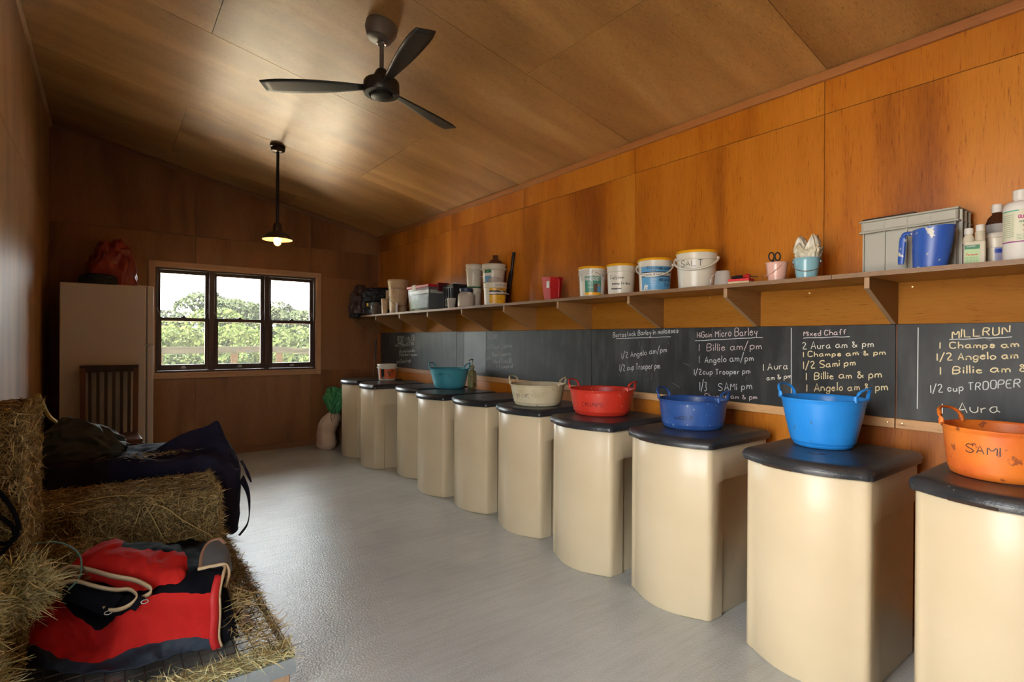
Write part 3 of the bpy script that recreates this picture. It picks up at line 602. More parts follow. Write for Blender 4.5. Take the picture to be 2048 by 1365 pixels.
binx = [2.045,2.03,2.165,2.07,2.112,2.115,2.06,2.085,2.06,2.07]
binr = [0,-9,0,-1,0,0,1,0,0,0]
blab = ['beige feed bin farthest from the camera, beside the green bag, nothing on its lid', 'beige feed bin with the orange labelled bucket on its lid', 'beige feed bin set back between the orange bucket and the teal tub, bare lid',
 'beige feed bin with the teal tub and pump bottle on its black lid', 'beige feed bin with a bare lid between the teal and the cream tub', 'beige feed bin with the cream tub on its black lid',
 'beige feed bin with the red tub on its black lid', 'beige feed bin with the dark blue tub on its black lid', 'beige feed bin with the sky blue tub on its black lid', 'beige feed bin with the orange tub, nearest to the camera']
proto = make_bin()
for i in range(10):
    o = proto if i == 0 else copy_tree(proto)
    o.location = (binx[i]-.0, binf[i]-.232, 0); o.rotation_euler.z = math.radians(binr[i]); o['label'] = blab[i]; o['group'] = 'feed bins along the right wall'

# ------------------------------------------------------------------ flexible tubs
def cyl_fn(rad, ang0, flip=1):
    """maps (u along arc, v height) onto a lathed wall; rad(v) gives the radius"""
    def fn(u, v):
        r = rad(v)+.0012; a = ang0+u/r*1.0
        return (r*math.cos(a), r*math.sin(a), v)
    return fn
def face_ang(loc, off=0): return math.atan2(-loc[1], -loc[0])+off
def tub(name, label, loc, rb, rt_, H, m_, hrise=.052, rib=True, txt=None, rot=-20, ribs=11, tsz=.03, toff=0, tz=None, extra=None, clean=.18):
    t = thing(name, label, 'tub', loc)
    prof = [(0, 0), (rb-.012, 0), (rb-.003, .004), (rb, .014)]; nst = ribs*2
    rad = lambda z: rb+(rt_-rb)*(z/H)**.85
    for k in range(nst+1):
        z = .02+(H-.035)*k/nst; prof.append((rad(z)+(.0016 if k % 2 else -.0004)*(1 if rib else 0), z))
    prof += [(rt_+.004, H-.008), (rt_+.005, H-.002), (rt_+.002, H), (rt_-.003, H-.002)]
    for k in range(6, -1, -1): z = .01+(H-.02)*k/6; prof.append((rad(z)-.004, z))
    prof.append((0, .008))
    MB().lathe(prof, 72).build('body', m_, t, smooth=True, angle=60)
    va = face_ang(loc)
    for sg in (0, PI):
        a0 = va+PI/2+math.radians(rot)+sg; dl = .36*.17/rt_; b = MB(); P = []
        for k in range(17):
            q = k/16; a = a0+dl*1.15*math.cos(PI*q)*-1; hh = math.sin(PI*q)**.6*hrise
            r = rt_+.001+.010*math.sin(PI*q); P.append((r*math.cos(a), r*math.sin(a), H-.006+hh))
        b.tube(P, [.0055+.003*(abs(k/8-1))**2 for k in range(17)], 8, flat=.8); b.build('handle', m_, t, smooth=True, angle=80)
    if txt:
        b = MB(); n = len(txt); wdt = tsz*.82*n; write(b, txt, cyl_fn(rad, va, 1), -wdt/2+toff, tz or H*.42, tsz, wdt, wd=.0028, jit=.25); b.build('handwritten_name', M_ink, t, recalc=False)
    return t
TM = {k: mat(k, *v[0], **v[1]) for k, v in {
 'teal_rubber': (((.05,.27,.32), .38, (.07,.34,.40), 6), dict(bump=.03)),
 'cream_rubber': (((.60,.52,.34), .55, (.42,.33,.17), 9), dict(bump=.05, lo=.45, hi=.75, speck=((.22,.16,.08), 75, .66))),
 'red_rubber': (((.62,.035,.015), .42, (.56,.03,.014), 6), dict(bump=.04, speck=((.62,.20,.13), 60, .66))),
 'navy_rubber': (((.02,.065,.23), .42, (.03,.095,.32), 6), dict(bump=.04, speck=((.20,.27,.40), 52, .66))),
 'sky_rubber': (((.02,.25,.72), .33, (.03,.29,.78), 6), dict(bump=.03, speck=((.10,.12,.15), 48, .71))),
 'orange_rubber': (((.78,.20,.018), .5, (.62,.11,.015), 7), dict(bump=.06, speck=((.34,.08,.02), 34, .65)))}.items()}
ZB = .8008
tub('flexible_tub', 'teal blue tub with two loop handles, next to the pump bottle', (2.422, 4.123, ZB), .128, .172, .175, TM['teal_rubber'], txt='Jerry', tsz=.03, toff=-.06, tz=.12)
tub('flexible_tub', 'stained cream tub with two loop handles on a bin lid', (2.286, 2.742, ZB), .150, .181, .140, TM['cream_rubber'], txt='BILLIE', tsz=.020, toff=-.11, tz=.06, ribs=9)
tub('flexible_tub', 'bright red tub marked CHAMPS', (2.316, 2.191, ZB), .157, .186, .148, TM['red_rubber'], txt='CHAMPS', tsz=.026, toff=-.055, tz=.055, ribs=9)
tub('flexible_tub', 'dark blue tub marked ANGELO, floury specks', (2.335, 1.593, ZB), .143, .162, .142, TM['navy_rubber'], txt='ANGELO', tsz=.018, toff=-.045, tz=.05, ribs=9)
tub('flexible_tub', 'bright sky blue tub, the tallest of the six tubs', (2.358, 0.992, ZB), .110, .155, .200, TM['sky_rubber'], ribs=14)
tub('flexible_tub', 'dirty orange tub marked SAMI, nearest to the camera', (2.29, 0.425, ZB), .132, .150, .160, TM['orange_rubber'], txt='SAMI', tsz=.026, toff=-.045, tz=.085, rib=False)

# ------------------------------------------------------------------ buckets and jars
M_bw = mat('white_bucket_plastic', (.70,.66,.55), .35, (.62,.56,.44), 4); M_bw2 = mat('grubby_cream_bucket', (.58,.42,.24), .45, (.66,.54,.36), 7)
M_ylid = mat('yellow_lid', (.85,.40,.01), .38); M_wlid = mat('white_lid', (.68,.65,.56), .4)
M_bluel = mat('blue_label', (.10,.30,.52), .4); M_tealL = mat('teal_label', (.03,.22,.20), .4, (.10,.25,.08), 3); M_yel = mat('yellow_label', (.78,.42,.02), .4)
M_blab = mat('black_band', (.015,.015,.015), .45); M_wl = mat('white_label', (.75,.73,.66), .5); M_org = mat('orange_label', (.72,.13,.02), .4); M_grl = mat('green_label', (.02,.16,.06), .45)
M_txtw = mat('white_print', (.75,.75,.7), .5); M_horse = mat('brown_print', (.12,.05,.03), .5)
def patch(parent, name, rad, a0, a1, z0, z1, m_, n=14, eps=.0008):
    rows = [[((rad(z)+eps)*math.cos(a), (rad(z)+eps)*math.sin(a), z) for a in np.linspace(a0, a1, n)] for z in np.linspace(z0, z1, 4)]
    return MB().grid(rows).build(name, m_, parent, smooth=True, recalc=False)
def bucket(label, loc, r, H, body=None, lid=None, name='bucket', cat='bucket', taper=.88, bail=None, lidh=.014, group=None, bailm=None, mouth=False):
    """tapered pail with a stepped rim, lid and a bail handle hanging in front"""
    t = thing(name, label, cat, loc, 0, group); body = body or M_bw
    hb = H-lidh if lid else H; rad = lambda z: r*(taper+(1-taper)*z/H)*.97
    prof = [(0, 0), (rad(0)-.004, 0), (rad(0), .005)]+[(rad(z), z) for z in np.linspace(.01, hb-.035, 6)]+[(rad(hb)+.004, hb-.034), (rad(hb)+.004, hb-.030), (rad(hb)+.001, hb-.029), (rad(hb)+.001, hb-.006), (rad(hb)+.003, hb)]
    if not lid: prof += [(rad(hb)-.003, hb), (rad(hb)-.004, hb-.02), (rad(0)-.004, .006), (0, .006)]
    else: prof += [(0, hb)]
    MB().lathe(prof, 48).build('body', body, t, smooth=True, angle=45)
    if lid: MB().lathe([(rad(hb)+.002, hb-.001), (rad(hb)+.006, hb+.001), (r+.001, H-.004), (r-.003, H), (r-.012, H), (r-.016, H-.004), (0, H-.004)], 48).build('lid', lid, t, smooth=True, angle=45)
    va = face_ang(loc)
    if bail is not None:
        P = []
        for k in range(25):
            q = k/24; a = va+math.radians(bail[1])+(q-.5)*PI*.98; dz = -math.sin(PI*q)*bail[0]; rr = r*1.0+.006+.006*math.sin(PI*q)
            P.append((rr*math.cos(a), rr*math.sin(a), hb-.022+dz))
        MB().tube(P, bail[2] if len(bail) > 2 else .004, 7).build('bail_handle', bailm or M_wlid, t, smooth=True, angle=80)
        for sg in (-1, 1):
            a = va+math.radians(bail[1])+sg*PI*.49
            MB().lathe([(0, 0), (.008, 0), (.008, .008), (0, .009)], 12).build('bail_lug', body, t).matrix_local = Matrix.Translation(((r-.004)*math.cos(a), (r-.004)*math.sin(a), hb-.022)) @ Matrix.Rotation(a, 4, 'Z') @ Matrix.Rotation(PI/2, 4, 'Y')
    return t, rad, va
def scrawl(t, rad, va, txt, off, z, sz, m_=None, wd=.0022, wfac=.85, jit=.2, name='lettering'):
    b = MB(); wdt = sz*wfac*len(txt); write(b, txt, cyl_fn(lambda v: rad(v)+.0008, va), off-wdt/2, z, sz, wdt, wd=wd, jit=jit); return b.build(name, m_ or M_ink, t, recalc=False)
# orange labelled bucket on bin 2
t, rd, va = bucket('white bucket with orange horse label and white lid, on a bin lid', (2.334, 5.249, ZB), .100, .168, M_bw, M_wlid, bail=(-.0, 0, .003), name='labelled_bucket')
patch(t, 'label', rd, va-1.0, va+1.15, .018, .125, M_org); patch(t, 'dark_panel', rd, va-.72, va-.35, .022, .122, M_blab, eps=.0014)
b = MB(); write(b, 'mm MM nm', cyl_fn(lambda v: rd(v)+.002, va), -.052, .03, .012, .03, wd=.0015); b.build('small_print', M_txtw, t, recalc=False)
hp = MB()
for k in range(26):
    u = random.gauss(.03, .018); v = random.gauss(.075, .018)
    ribbon(hp, [(u, v), (u+random.uniform(-.012, .012), v+random.uniform(0, .02))], cyl_fn(lambda v: rd(v)+.0012, va), .008)
hp.build('horse_picture', M_horse, t, recalc=False)
# pump bottle
pb = thing('pump_bottle', 'dirty olive plastic bottle with a hand pump beside the teal tub', 'bottle', (2.60, 4.03, ZB), .4)
M_olive = mat('olive_bottle', (.30,.27,.11), .5, (.20,.17,.07), 14, speck=((.10,.07,.03), 40, .62))
MB().loft([[(x*s, y*s, z) for x, y in ((-.036,-.026),(.036,-.026),(.036,.026),(-.036,.026))] for s, z in ((.95,0),(1,.006),(1,.125),(.8,.145),(.42,.158),(.40,.175))]).build('body', M_olive, pb, bevel=.006)
MB().lathe([(0,.172),(.019,.172),(.019,.192),(.010,.197),(.004,.2),(.004,.245),(0,.245)], 16).build('pump_collar', M_olive, pb, smooth=True)
MB().tube([(.012,0,.246),(0,0,.250),(-.02,0,.250),(-.055,0,.243)], [.006,.008,.006,.004], 8).build('pump_spout', M_olive, pb, smooth=True)
MB().box(-.012, .012, -.0268, -.026, .02, .04).build('label', M_blab, pb)

zs_ = ZS+.0005
# far end: black cases and bags
M_case = mat('black_case', (.012,.013,.016), .42); M_bagb = mat('charcoal_bag', (.014,.015,.020), .6); M_brnp = mat('crumpled_brown_plastic', (.075,.040,.034), .35, (.05,.03,.03), 9)
M_grbag = mat('grey_brown_cloth', (.11,.085,.07), .75)
def crumple(name, loc, rx, ry, rz_, m_, parent=None, amp=.12, sc=6, seed=0, n=56, flat=.0, oc=3, shape=None, pw=.75, wr=.0):
    """closed cloth-like lump: superellipsoid with ridged creases, flattened base"""
    b = MB(); rows = []
    for i in range(n+1):
        ph = PI*i/n; row = []
        for j in range(n*2):
            th = 2*PI*j/(n*2); sp = lambda v: math.copysign(abs(v)**pw, v)
            x = sp(math.sin(ph))*sp(math.cos(th)); y = sp(math.sin(ph))*sp(math.sin(th)); z = -sp(math.cos(ph))
            d = 1+amp*(ridged((x+seed, y, z), sc*.35, oc)-1.1)
            x *= d; y *= d; z *= d if z > 0 else 1
            if z < -.6: z = -.6-(z+.6)*-.0
            zz = (z+.6)/1.6
            if shape: x, y, zz = shape(x, y, zz)
            row.append((loc[0]+x*rx, loc[1]+y*ry, loc[2]+zz*rz_))
        row.append(row[0]); rows.append(row)
    b.grid(rows); return b.build(name, m_, parent, smooth=True, angle=180, recalc=True)
c1 = thing('equipment_case', 'black hard case with carry handle at the far end of the shelf', 'case', (2.50, 5.86, zs_))
MB().box(-.13, .15, -.17, .17, 0, .155).build('case_shell', M_case, c1, bevel=.02)
MB().box(-.133, .153, -.173, .173, .076, .084).build('case_seam', M_black, c1, bevel=.002)
MB().tube(spline([(-.135,-.07,.07),(-.165,-.06,.08),(-.165,.06,.08),(-.135,.07,.07)], 12), .007, 8).build('carry_handle', M_black, c1, smooth=True)
for y in (-.11, .11): MB().box(-.138, -.131, y-.015, y+.015, .065, .10).build('clasp', M_latch, c1, bevel=.002)
tg1 = MB().box(-.139, -.1385, -.03, .02, .10, .135).build('yellow_tag', mat('yellow_tag', (.75,.60,.03), .5), c1)
o = crumple('crumpled_bag', (2.49, 5.86, zs_+.156), .17, .19, .16, M_bagb, amp=.16, seed=3); tag(o, 'black soft bag slumped on top of the hard case', 'bag')
o = crumple('plastic_bag', (2.36, 6.08, zs_+.02), .13, .12, .33, M_brnp, amp=.2, seed=8, shape=lambda x, y, z: (x*(1-.35*z), y, z)); tag(o, 'crumpled brown plastic bag at the very end of the shelf', 'bag')
o = crumple('cloth_bundle', (2.385, 5.66, zs_), .045, .05, .13, M_grbag, amp=.2, seed=5); tag(o, 'small grey-brown cloth bundle in front of the black case', 'cloth')
o = crumple('black_pouch', (2.31, 6.12, zs_-.03), .05, .11, .14, M_case, amp=.1, seed=15); tag(o, 'black pouch hanging over the end of the shelf', 'pouch')
sm, rd, va = bucket('small lidded cream container with a red sticker in front of the black case', (2.400, 5.47, zs_), .037, .165, M_bw2, M_bw2, name='small_container', cat='container')
patch(sm, 'red_sticker', rd, va-.1, va+.75, .125, .145, mat('red_sticker', (.6,.02,.02), .5))
# stack of cups
sc_ = thing('cup_stack', 'stack of stained plastic cups behind the small cream container', 'cups', (2.50, 5.60, zs_))
for k in range(7): MB().lathe([(0,0),(.024,0),(.030,.05),(.032,.052),(.029,.052),(.023,.003),(0,.003)], 24, (0, 0, .06+k*.026)).build('cup', M_bw2, sc_, smooth=True)
MB().lathe([(0,0),(.03,0),(.03,.058),(0,.058)], 20).build('cup_holder', M_case, sc_, smooth=True)
lowb, rd, va = bucket('off-white bucket with a thin wire handle under the marked bucket', (2.49, 5.33, zs_), .100, .200, M_bw2, None, taper=.90, bail=(.10, 15, .002), bailm=M_black)
upb, rd, va = bucket('stained lidded cream bucket marked Teddy, standing in the lower bucket', (2.49, 5.33, zs_+.125), .112, .235, M_bw2, M_bw2, taper=.84, lidh=.02)
scrawl(upb, rd, va, "Teddy's", -.0, .13, .03, wd=.003)
ph = thing('picture_card', 'small dark photo card leaning in front of the off-white bucket', 'card', (2.385, 5.14, zs_), -.2)
MB().box(-.002, .002, -.05, .04, 0, .10).build('card', mat('dark_photo', (.06,.03,.03), .4, (.20,.10,.09), 30), ph)
# clear storage box
bx_ = thing('storage_box', 'clear plastic storage box with red lid and clip handles', 'storage box', (2.53, 4.66, zs_))
def clearbox(b, hx, hy, z0, z1, t_=.003):
    rings = [[(x*s, y*s2, z) for x, y in ((-hx,-hy),(hx,-hy),(hx,hy),(-hx,hy))] for s, s2, z in ((.90,.93,z0),(1,1,z1),(1.03,1.02,z1+.004),(.985,.99,z1+.004),(.88,.91,z0+.004))]
    b.loft(rings, cap=True); return b
clearbox(MB(), .150, .215, 0, .216).build('box_shell', M_clear, bx_, bevel=.008)
MB().box(-.158, .158, -.224, .224, .218, .246).build('lid', mat('red_lid', (.42,.015,.02), .35), bx_, bevel=.006)
MB().box(-.162, -.150, .03, .10, .20, .252).build('clip', M_wl, bx_, bevel=.003)
MB().box(-.06, .06, -.236, -.222, .18, .262).build('clip', mat('maroon_clip', (.12,.01,.015), .35), bx_, bevel=.004)
MB().box(-.13, .125, -.175, .19, .012, .17).build('dark_contents', M_case, bx_, bevel=.02)
crumple('contents', (-.075, .06, .01), .055, .11, .17, mat('khaki_contents', (.30,.27,.12), .5, (.55,.58,.60), 14), bx_, amp=.3, sc=9, seed=2)
MB().box(-.140, -.128, -.18, .19, .165, .195).build('white_strip', M_wl, bx_); MB().box(-.12, .12, -.199, -.192, .165, .195).build('white_strip', M_wl, bx_)
dt = thing('dark_container', 'black plastic container behind the clear storage box', 'container', (2.58, 4.30, zs_))
MB().loft([[(x*s, y*s, z) for x, y in ((-.08,-.10),(.08,-.10),(.08,.10),(-.08,.10))] for s, z in ((.85,0),(1,.215),(1.06,.217),(1.06,.23),(.98,.235))]).build('body', M_case, dt, bevel=.01)
for k in range(4): MB().box(-.086, -.078, -.08+k*.045, -.065+k*.045, .02, .20).build('rib', M_case, dt, bevel=.003)
MB().box(-.03, .03, -.06, .0, .235, .255).build('grey_knob', mat('grey_knob', (.35,.34,.33), .5), dt, bevel=.006)
mj = thing('measuring_jug', 'small frosted measuring jug beside the glass jar', 'jug', (2.415, 4.085, zs_), .3)
MB().lathe([(0,0),(.030,0),(.038,.085),(.041,.09),(.037,.088),(.029,.003),(0,.003)], 28).build('body', M_frost, mj, smooth=True)
MB().lathe([(0,.004),(.027,.004),(.032,.05),(0,.05)], 24).build('powder', mat('grey_powder', (.22,.17,.11), .9), mj, smooth=True)
MB().tube([(-.012,.036,.08),(-.012,.058,.078),(-.012,.056,.03),(-.012,.032,.028)], .006, 8).build('handle', M_frost, mj, smooth=True)
jr = thing('powder_jar', 'clear jar of white powder with a dark blue screw lid', 'jar', (2.44, 3.885, zs_), .2)
MB().lathe([(0,0),(.066,0),(.072,.006),(.072,.095),(.066,.115),(.05,.128),(.048,.135),(0,.135)], 12).build('glass', M_frost, jr, bevel=.004)
MB().lathe([(0,.003),(.064,.003),(.066,.09),(0,.092)], 24).build('powder', mat('cream_powder', (.62,.50,.33), .9), jr, smooth=True)
MB().lathe([(0,.134),(.054,.134),(.056,.137),(.056,.160),(.052,.164),(0,.164)], 40).build('lid', mat('navy_lid', (.018,.030,.085), .4), jr, smooth=True, angle=40)
# tall white buckets, two stacked each
b1, rd, va = bucket('tall white bucket with green band at the base of a stack, behind the glass jar', (2.555, 3.94, zs_), .066, .185, M_bw, M_grl, taper=.9, lidh=.012)
b2, rd, va = bucket('plain white bucket with handle stacked behind the jar lid', (2.555, 3.94, zs_+.1855), .074, .195, M_bw, M_wlid, taper=.84, bail=(.075, 60, .0035))
b3, rd, va = bucket('white tub under the green-labelled bucket, mostly behind the yellow bucket', (2.575, 3.655, zs_), .080, .165, M_bw, mat('red_rim', (.4,.03,.03), .4), taper=.88)
scrawl(b3, rd, va, 'm mn', -.04, .06, .02, M_horse)
b4, rd, va = bucket('large white bucket with a green-headed label, highest in the group', (2.565, 3.655, zs_+.1655), .100, .185, M_bw, M_wlid, taper=.86, bail=(.01, 0, .003))
patch(b4, 'label', rd, va-.95, va-.22, .075, .130, M_wl); patch(b4, 'label_head', rd, va-.95, va-.22, .110, .135, M_grl, eps=.0014); patch(b4, 'label_foot', rd, va-.95, va-.25, .02, .085, M_bluel, eps=.001)
scrawl(b4, rd, va, 'nm', -.055, .118, .010, M_txtw, .0015)
b5, rd, va = bucket('yellow and white labelled bucket at the shelf edge, right of the jar', (2.452, 3.475, zs_), .096, .178, M_bw, M_wlid, taper=.9, bail=(.06, 75, .0035), lidh=.01)
patch(b5, 'label', rd, va-.52, va+1.1, .012, .138, M_yel); patch(b5, 'label_band', rd, va-.52, va+1.1, .078, .108, M_blab, eps=.0012); patch(b5, 'label_band', rd, va-.52, va+1.1, .084, .100, M_wl, eps=.0016); patch(b5, 'label_band', rd, va-.52, va+1.1, .106, .111, M_blab, eps=.0012)
scrawl(b5, rd, va, 'Equilibrium Mineral', .045, .088, .008, M_ink, .0012, .62); scrawl(b5, rd, va, 'STANCE', .045, .116, .012, M_ink, .0018); scrawl(b5, rd, va, '1 SCOOP AM', .04, .146, .011, M_ink, .0022)
for k in range(4): scrawl(b5, rd, va, 'nmmn mnnm nm', .04, .066-k*.009, .004, M_blab, .0008, .7)
pk = crumple('plastic_packet', (2.46, 3.49, zs_+.179), .055, .05, .045, M_film, amp=.3, seed=4, n=24); tag(pk, 'crumpled clear packet lying on the lid of the yellow labelled bucket', 'packet')
# brown jug and dark trowel behind
jg = thing('brown_jug', 'dark brown narrow-necked jug behind the tall white buckets', 'jug', (2.625, 3.72, zs_))
MB().lathe([(0,0),(.060,0),(.063,.01),(.063,.355),(.052,.392),(.022,.412),(.020,.43),(.024,.434),(.024,.442),(0,.442)], 36).build('body', mat('brown_glaze', (.09,.028,.015), .35), jg, smooth=True)
sk = thing('black_paddle', 'black flat-bladed tool leaning on the wall behind the brown jug', 'tool', (2.63, 3.58, zs_))
MB().beam((-.0, .0, .0), (.045, -.02, .30), .05, .008, up=(1,0,0)).build('blade', M_case, sk, bevel=.003)
MB().beam((.045, -.02, .28), (.052, -.045, .455), .024, .018, up=(1,0,0)).build('handle', M_case, sk, bevel=.005)
# red scoop
rs = thing('feed_scoop', 'red plastic feed scoop standing alone at the middle of the shelf', 'scoop', (2.46, 2.80, zs_), math.radians(-12))
M_redp = mat('red_plastic', (.45,.02,.02), .5, spec=.2)
def scoop(t, m_, hx, hy, H, slant, hm=None):
    o_ = [(-hx*.72,-hy*.72),(hx*.72,-hy*.72),(hx*.72,hy*.72),(-hx*.72,hy*.72)]
    top = [(-hx,-hy,H),(hx,-hy,H),(hx,hy,H+slant),(-hx,hy,H+slant)]; i_ = .93
    b = MB(); b.loft([[(x, y, 0) for x, y in o_], top, [(x*i_, y*i_, z-.001) for x, y, z in top], [(x*i_, y*i_, .004) for x, y in o_]]); b.build('body', m_, t, bevel=.006)
scoop(rs, M_redp, .052, .062, .160, .008)
MB().tube([(.0,-.064,.150),(.0,-.088,.150),(.0,-.092,.135),(.0,-.082,.03),(.0,-.080,.02)], .013, 8, flat=.6).build('handle', M_redp, rs, smooth=True)
MB().box(-.0535, -.0525, -.055, -.015, .085, .13).build('label', M_wl, rs).rotation_euler = (0, 0, 0)
# the four yellow-lidded buckets
q1, rd, va = bucket('yellow-lidded bucket with a green horse label and clear wrap, leftmost of the four', (2.462, 2.418, zs_), .089, .190, M_bw, M_ylid, taper=.9, group=None, bail=(.045, 95, .003), bailm=M_film)
patch(q1, 'label', rd, va-.58, va+.72, .026, .128, M_tealL); patch(q1, 'label_foot', rd, va-.58, va+.72, .010, .026, M_ylid, eps=.0012); patch(q1, 'side_text_panel', rd, va+.74, va+1.2, .016, .125, M_wl)
scrawl(q1, rd, va, 'MAGIZE', .0, .100, .018, M_txtw, .0035, .75); 
for k in range(5): scrawl(q1, rd, va, 'mnm nmn mm', -.012, .090-k*.009, .004, M_txtw, .0008, .8)
patch(q1, 'horse_picture', rd, va+.12, va+.40, .026, .080, M_horse, eps=.0016); patch(q1, 'person_picture', rd, va+.42, va+.68, .026, .062, M_bluel, eps=.0016); patch(q1, 'person_picture', rd, va+.45, va+.62, .062, .080, mat('skin_print', (.45,.28,.2), .5), eps=.0016)
patch(q1, 'clear_wrap', lambda z: rd(z)+.004, va-1.3, va+1.2, .10, .165, M_film)
q2, rd, va = bucket('yellow-lidded white bucket marked Calcium, second of the four', (2.462, 2.178, zs_), .087, .182, M_bw, M_ylid, taper=.9)
scrawl(q2, rd, va, 'Calcium', -.028, .092, .018, M_ink, .0028, .72); scrawl(q2, rd, va, 'scoop 2x day', -.0, .058, .013, M_ink, .0026, .72); scrawl(q2, rd, va, 'scoop am', -.03, .030, .011, M_ink, .0026, .72)
scrawl(q2, rd, va, '----', -.03, .083, .010, M_ink, .0022, .9); scrawl(q2, rd, va, '-----', -.03, .028, .012, M_ink, .005, .9)
q3, rd, va = bucket('yellow-lidded bucket with a blue and white label marked BREAKFAST, third of the four', (2.470, 1.935, zs_), .096, .186, M_bw, M_ylid, taper=.9, bail=(.070, -8, .0045))
patch(q3, 'label', rd, va-.95, va+1.15, .010, .085, M_bluel); patch(q3, 'label', rd, va-.95, va+1.15, .105, .140, M_bluel); patch(q3, 'label_band', rd, va-.95, va+1.15, .081, .108, M_blab, eps=.0012); patch(q3, 'label_band', rd, va-.95, va+1.15, .086, .103, M_wl, eps=.0016)
patch(q3, 'label_crest', rd, va-.32, va+.10, .135, .152, M_bluel, eps=.0016); 
scrawl(q3, rd, va, 'Stance', -.012, .124, .014, M_ink, .0026, .78); scrawl(q3, rd, va, 'EQUINE', -.012, .112, .007, M_ink, .0014, .8); scrawl(q3, rd, va, 'BREAKFAST', .062, .118, .013, M_ink, .0026, .65)
scrawl(q3, rd, va, 'Equitec #1 CoolMix CM', .005, .090, .009, M_ink, .0016, .68); scrawl(q3, rd, va, 'BREAKFAST', .065, .055, .015, M_ink, .0026, .62); scrawl(q3, rd, va, 'Cal', .072, .03, .015, M_ink, .0026, .8)
for k in range(5): scrawl(q3, rd, va, 'mn nmm nm mn', -.01, .070-k*.008, .004, M_txtw, .0008, .8)
b = MB()
for pts in ([(-.060,.010),(-.058,.03),(-.050,.036)], [(-.050,.036),(-.038,.026)], [(-.052,.034),(-.044,.012)]): ribbon(b, pts, cyl_fn(lambda v: rd(v)+.0012, va), .010)
b.build('horse_head_print', M_txtw, q3, recalc=False)
q4, rd, va = bucket('yellow-lidded white bucket marked SALT, largest of the four', (2.478, 1.672, zs_), .106, .196, M_bw, M_ylid, taper=.88, bail=(.068, -10, .0055))
scrawl(q4, rd, va, 'SALT', -.028, .112, .030, M_ink, .0030, .95, jit=.3)
# upturned cup
cu = thing('measuring_cup', 'upturned translucent measuring cup beside the SALT bucket', 'cup', (2.43, 1.492, zs_))
MB().lathe([(.040,0),(.042,.002),(.041,.006),(.034,.068),(.030,.074),(0,.075)], 36).build('cup', M_frost, cu, smooth=True)
MB().tube(spline([(-.01,.036,.06),(-.012,.055,.05),(-.014,.062,.01),(-.014,.085,.004)], 10), .005, 6, flat=.5).build('handle', M_frost, cu, smooth=True)
# secateurs on a red and cream box
sb_ = thing('red_box', 'small flat red and cream box near the pink pail', 'box', (2.43, 1.395, zs_), .1)
MB().box(-.03, .03, -.05, .05, 0, .014).build('base', mat('cream_card', (.70,.55,.30), .6), sb_); MB().box(-.03, .03, -.05, .05, .0145, .026).build('lid', mat('red_card', (.6,.02,.03), .5), sb_, bevel=.001)
cl_ = thing('clip_tool', 'red and black gripped hand tool lying on the flat red box', 'tool', (2.43, 1.395, zs_+.0265))
MB().tube([(0,.045,.010),(0,.01,.012),(-.005,-.01,.010)], [.008,.009,.006], 8).build('grip', M_black, cl_, smooth=True); MB().tube([(.005,-.005,.010),(0,-.03,.014),(0,-.045,.010)], [.006,.010,.008], 8).build('grip', M_redp, cl_, smooth=True)
MB().beam((0,-.045,.009), (.0,-.085,.004), .012, .004).build('blade', M_chrome, cl_)
# pink and blue pails
def pail(label, loc, r, H, m_, bail):
    t = thing('small_pail', label, 'pail', loc, 0, 'small metal pails on the shelf')
    rad = lambda z: r*(.76+.24*z/H)
    prof = [(0,0),(rad(0),0)]
    for k in range(12): z = H*(.04+.9*k/11); prof.append((rad(z)+(.0012 if k in (4, 6, 8) else 0), z))
    prof += [(r+.002, H-.003), (r+.0025, H), (r, H+.0005), (r-.003, H-.003), (rad(0)-.003, .003), (0, .003)]
    MB().lathe(prof, 48).build('body', m_, t, smooth=True, angle=50); va = face_ang(loc)
    P = [];
    for k in range(15):
        q = k/14; a = va+math.radians(bail[1])+(q-.5)*PI; P.append(((r+.006)*math.cos(a), (r+.006)*math.sin(a), H*.86-math.sin(PI*q)**.8*bail[0]))
    MB().tube(P, .0014, 6).build('bail_handle', M_chrome if bail[2] else m_, t, smooth=True)
    for sg in (-1, 1):
        a = va+math.radians(bail[1])+sg*PI/2; MB().lathe([(0,0),(.006,0),(.006,.004),(0,.005)], 12).build('bail_lug', m_, t).matrix_local = Matrix.Translation((r*.97*math.cos(a), r*.97*math.sin(a), H*.86)) @ Matrix.Rotation(a, 4, 'Z') @ Matrix.Rotation(PI/2, 4, 'Y')
    return t
pail('small pink metal pail holding scissors', (2.435, 1.226, zs_), .046, .086, mat('pink_enamel', (.72,.42,.34), .25), (.05, -70, 0))
pail('small light blue metal pail holding a crumpled bag', (2.435, 1.095, zs_), .052, .090, mat('pale_blue_enamel', (.22,.42,.48), .25), (.048, 0, 1))
sc2 = thing('scissors', 'black-handled scissors standing in the pink pail', 'scissors', (2.432, 1.235, zs_+.08), .9)
for sg in (-1, 1):
    P = [(0, sg*.014+.012*math.cos(a), .036+.018*math.sin(a)) for a in np.linspace(0, 2*PI, 20, endpoint=False)]
    MB().tube(P, .0035, 8, closed=True, up=(1,0,0)).build('finger_loop', M_black, sc2, smooth=True)
    MB().beam((0, sg*.008, .02), (0, -sg*.003, -.06), .004, .010, up=(0,1,0)).build('blade', M_black if sg > 0 else M_chrome, sc2)
bgc = crumple('clear_bag', (2.437, 1.09, zs_+.06), .036, .044, .105, mat('whitish_contents', (.50,.43,.28), .4, (.72,.68,.55), 22), amp=.30, sc=6, seed=6, n=40, oc=2, pw=.55, shape=lambda x, y, z: (x*(.8+.3*z), y*(.75+.7*z), z*(1-.22*math.cos(y*7)))); tag(bgc, 'crumpled clear plastic bag of packets in the light blue pail', 'bag')
